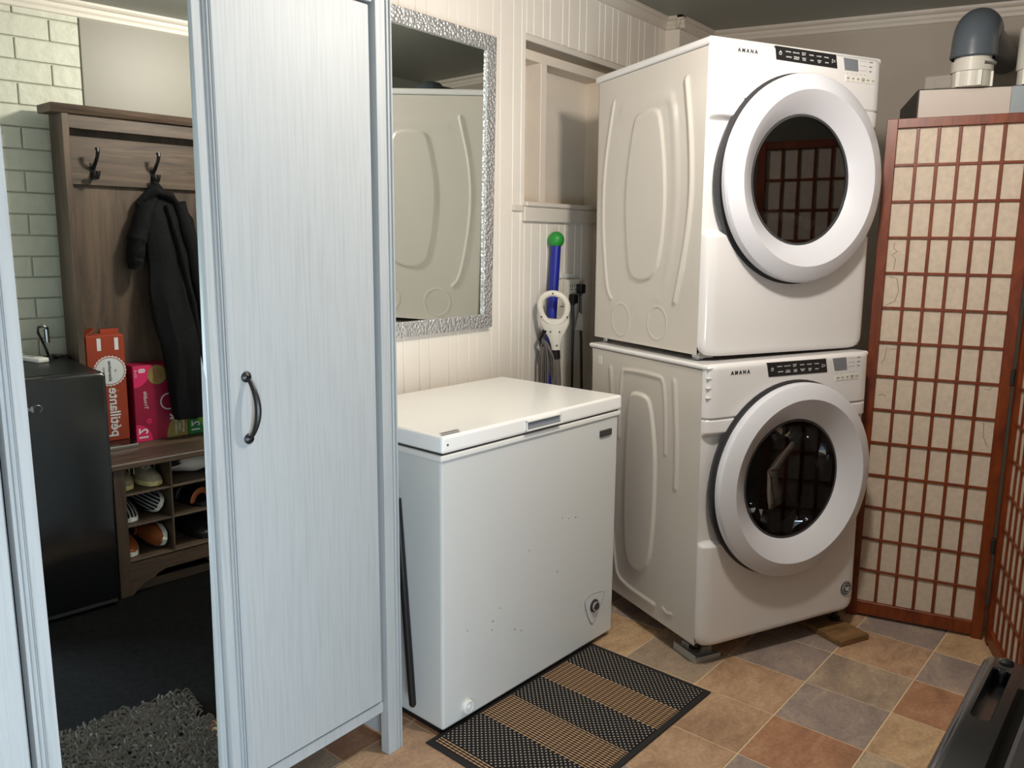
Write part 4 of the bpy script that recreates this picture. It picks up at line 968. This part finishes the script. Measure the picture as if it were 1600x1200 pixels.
# shoes in the cubbies
m_beige = mat('beige_canvas', S(160, 146, 122), 0.8, var=(25, .2)); m_gum = mat('pale_gum_sole', S(214, 196, 138), 0.6, var=(12, .12)); m_sole = mat('white_sole', S(226, 224, 216), 0.6, var=(12, .08))
m_tanl = mat('tan_leather', S(156, 84, 42), 0.45, var=(14, .3)); m_knit = band_mat('black_white_knit', S(22, 22, 24), S(170, 170, 170), 230, 60, False); m_lining = mat('dark_lining', S(30, 28, 28), 0.9, var=(10, .3))
m_wshoe = mat('white_leather', S(226, 216, 208), 0.5, var=(14, .12)); m_blkl = mat('black_leather', S(24, 24, 26), 0.4, var=(14, .3)); m_lace = mat('shoe_lace', S(214, 204, 182), 0.8, var=(20, .15)); m_outs = mat('dark_outsole', S(44, 42, 38), 0.8, var=(14, .3))
def shoe(label, a, bb, z, rz, mu, ms, laces=True, grp='shoes in the bench cubbies', scale=1.0, tilt=0.0, name='sneaker', low=False, out=m_outs):
    """shoe about 0.28 m long, heel at the origin and toe towards local +x"""
    T_ = hall_thing(name, label, 'shoe', a, bb, z, rz, grp); T_.scale = (scale,) * 3
    T_.rotation_euler = (tilt, 0, HR + rz)
    L = .27; n = 22; secs = 16
    def half(t): return .030 + .016 * math.sin(PI * min(t * 1.02, 1)) ** .8 + .010 * math.exp(-((t - .70) / .18) ** 2)
    b_ = bmesh.new(); ol = [(L * t, half(t) * math.sqrt(max(0, 1 - (max(0, abs(t - .5) - .40) / .10) ** 2))) for t in np.linspace(0, 1, n)]
    poly = [(x, -y) for x, y in ol] + [(x, y) for x, y in ol[::-1][1:-1]]
    prism(b_, poly, 0.004, .026, 'xy'); so = build('sole', b_, ms, T_)
    b_ = bmesh.new(); prism(b_, [(x * .98 + .002, y * .97) for x, y in poly], 0, .0045, 'xy'); build('outsole', b_, out, so)
    b_ = bmesh.new(); rings = []
    for t in np.linspace(.02, .985, n):
        hw = half(t) * math.sqrt(max(.02, 1 - (max(0, abs(t - .5) - .38) / .125) ** 2)) * .97
        if t < .40: hgt = .078 - .010 * math.sin(PI * t / .4)
        else: hgt = .078 - .050 * ((t - .40) / .60) ** .8
        if low: hgt *= .75
        hgt *= math.sqrt(max(.10, 1 - (max(0, t - .80) / .20) ** 2)) * (1 if t > .08 else .75 + .25 * t / .08)
        rings.append([b_.verts.new((L * t, hw * math.cos(p) * (1 - .25 * max(0, math.sin(p)) ** 3), .024 + hgt * max(0, math.sin(p)) ** .85)) for p in np.linspace(0, PI, secs)])
    for A, B in zip(rings, rings[1:]):
        for k in range(secs - 1): b_.faces.new((A[k], A[k + 1], B[k + 1], B[k]))
    b_.faces.new(rings[0]); b_.faces.new(rings[-1][::-1]); build('upper', b_, mu, T_, True)
    b_ = sphere(bmesh.new(), (.068, 0, .094 if not low else .075), 1, .050, .024, .010, 16, 8); op_ = build('opening', b_, m_lining, T_, True)
    b_ = bmesh.new(); tube(b_, [(.068 + .054 * math.cos(t), .028 * math.sin(t), (.098 if not low else .079) - .003 * math.cos(2 * t)) for t in np.linspace(0, 2 * PI, 25)[:-1]], .0055, 8, True); build('collar', b_, mu, T_, True)
    if laces:
        b_ = bmesh.new()
        for k in range(4):
            x0 = .128 + k * .018; zz = .098 - k * .0075
            tube(b_, [(x0, -.022, zz - .012), (x0 + .006, 0, zz), (x0 + .012, .022, zz - .012)], .0026, 6); tube(b_, [(x0 + .012, -.022, zz - .014), (x0 + .006, 0, zz + .001), (x0, .022, zz - .010)], .0026, 6)
        for s_2 in (-1, 1): tube(b_, [(.128, 0, .102), (.115, s_2 * .02, .112), (.128, s_2 * .042, .098), (.150, s_2 * .050, .070), (.150, s_2 * .052, .045)], .0024, 6)
        build('lace', b_, m_lace, T_, True)
    return T_
S1, S2, S3 = .388, .268, .133
FRONT = R(90)     # toe towards the room (local +y)
shoe('beige canvas sneaker with pale gum sole in the top left cubby, right of its pair', .146, .250, S1, FRONT - R(6), m_beige, m_gum, scale=.80)
shoe('beige canvas sneaker mostly hidden at the far left of the top left cubby', .072, .262, S1, FRONT + R(3), m_beige, m_gum, scale=.80)
shoe('white leather shoe lying on its side in the top right cubby of the bench', .232, .185, S1 + .040, R(20), m_wshoe, m_sole, False, scale=.72, tilt=R(-72))
shoe('black and white patterned sneaker with thick white sole, right one in the middle left cubby', .186, .245, S2 + .036, FRONT, m_knit, m_sole, False, scale=.76, tilt=R(-58))
shoe('black and white patterned sneaker at the left edge of the middle left cubby', .074, .250, S2, FRONT + R(2), m_knit, m_sole, False, scale=.80)
shoe('tan leather shoe on its side, right one in the bottom left cubby', .194, .245, S3 + .040, FRONT, m_tanl, m_sole, False, scale=.80, tilt=R(-78))
shoe('tan leather shoe with a dark outsole at the left of the bottom left cubby', .074, .250, S3, FRONT + R(4), m_tanl, m_sole, False, scale=.80)
shoe('black leather shoe in the bottom right cubby of the bench', .320, .245, S3, FRONT - R(10), m_blkl, m_blkl, False, scale=.80)
# sandal
SD = hall_thing('sandal', 'dark sandal with a tan strap in the middle right cubby', 'shoe', .310, .240, S2, FRONT - R(14), 'shoes in the bench cubbies')
poly = [(.22 * t, s * (.030 + .010 * math.sin(PI * t)) * math.sqrt(max(0, 1 - (max(0, abs(t - .5) - .38) / .125) ** 2))) for s, ts in ((-1, np.linspace(0, 1, 16)), (1, np.linspace(1, 0, 16)[1:-1])) for t in ts]
build('sole', prism(bmesh.new(), poly, 0, .018, 'xy'), m_blkl, SD)
for x0, mm in ((.17, m_tanl), (.08, m_blkl)):
    b = tube(bmesh.new(), [(x0, .040 * math.cos(t), .014 + .042 * math.sin(t)) for t in np.linspace(0, PI, 12)], .012, 8, flat=.25); build('strap', b, mm, SD, True)

# ------------------------------------------------------------------ rugs by the bench (seen in the mirror)
b = bx((.02, -2.40, .0004), (1.24, -1.035, .0040), .001, 1); o = build('carpet_mat', b, m_carpet); tag(o, 'large flat black carpet mat before the bench and fridge', 'mat')
SG = thing('shag_rug', 'grey shaggy rug lying over the edge of the black carpet mat', 'rug', (.40, -.92, .0042))
RX0, RX1, RY0, RY1 = -.36, .375, -.275, .27
build('backing', bx((RX0, RY0, 0), (RX1, RY1, .006), .002, 1), m_shag, SG)
rng = np.random.default_rng(4); NT = 6800; vs = []; fs = []
for k in range(NT):
    x0, y0 = rng.uniform(RX0, RX1), rng.uniform(RY0, RY1); a = rng.uniform(0, 2 * PI); ln = rng.uniform(.022, .040); dx, dy = math.cos(a), math.sin(a); w = rng.uniform(.0024, .0036)
    cv = rng.uniform(-.8, .8)
    P_ = [(x0, y0, .004), (x0 + dx * ln * .3, y0 + dy * ln * .3, .004 + ln * .45), (x0 + dx * ln * .75 - dy * ln * .25 * cv, y0 + dy * ln * .75 + dx * ln * .25 * cv, .006 + ln * .55), (x0 + dx * ln * 1.0 - dy * ln * .6 * cv, y0 + dy * ln * 1.0 + dx * ln * .6 * cv, .004 + ln * .35)]
    i0 = len(vs)
    for p in P_:
        vs += [(p[0] - dy * w, p[1] + dx * w, p[2] - w * .6), (p[0] + dy * w, p[1] - dx * w, p[2] - w * .6), (p[0], p[1], p[2] + w)]
    for s_ in range(3):
        for q in range(3): A_ = i0 + s_ * 3; fs.append((A_ + q, A_ + (q + 1) % 3, A_ + 3 + (q + 1) % 3, A_ + 3 + q))
    fs.append((i0 + 9, i0 + 10, i0 + 11))
me = bpy.data.meshes.new('pile'); me.from_pydata(vs, [], fs); me.materials.append(m_shag)
o = bpy.data.objects.new('pile', me); COL.objects.link(o); o.parent = SG; o['kind'] = 'stuff'
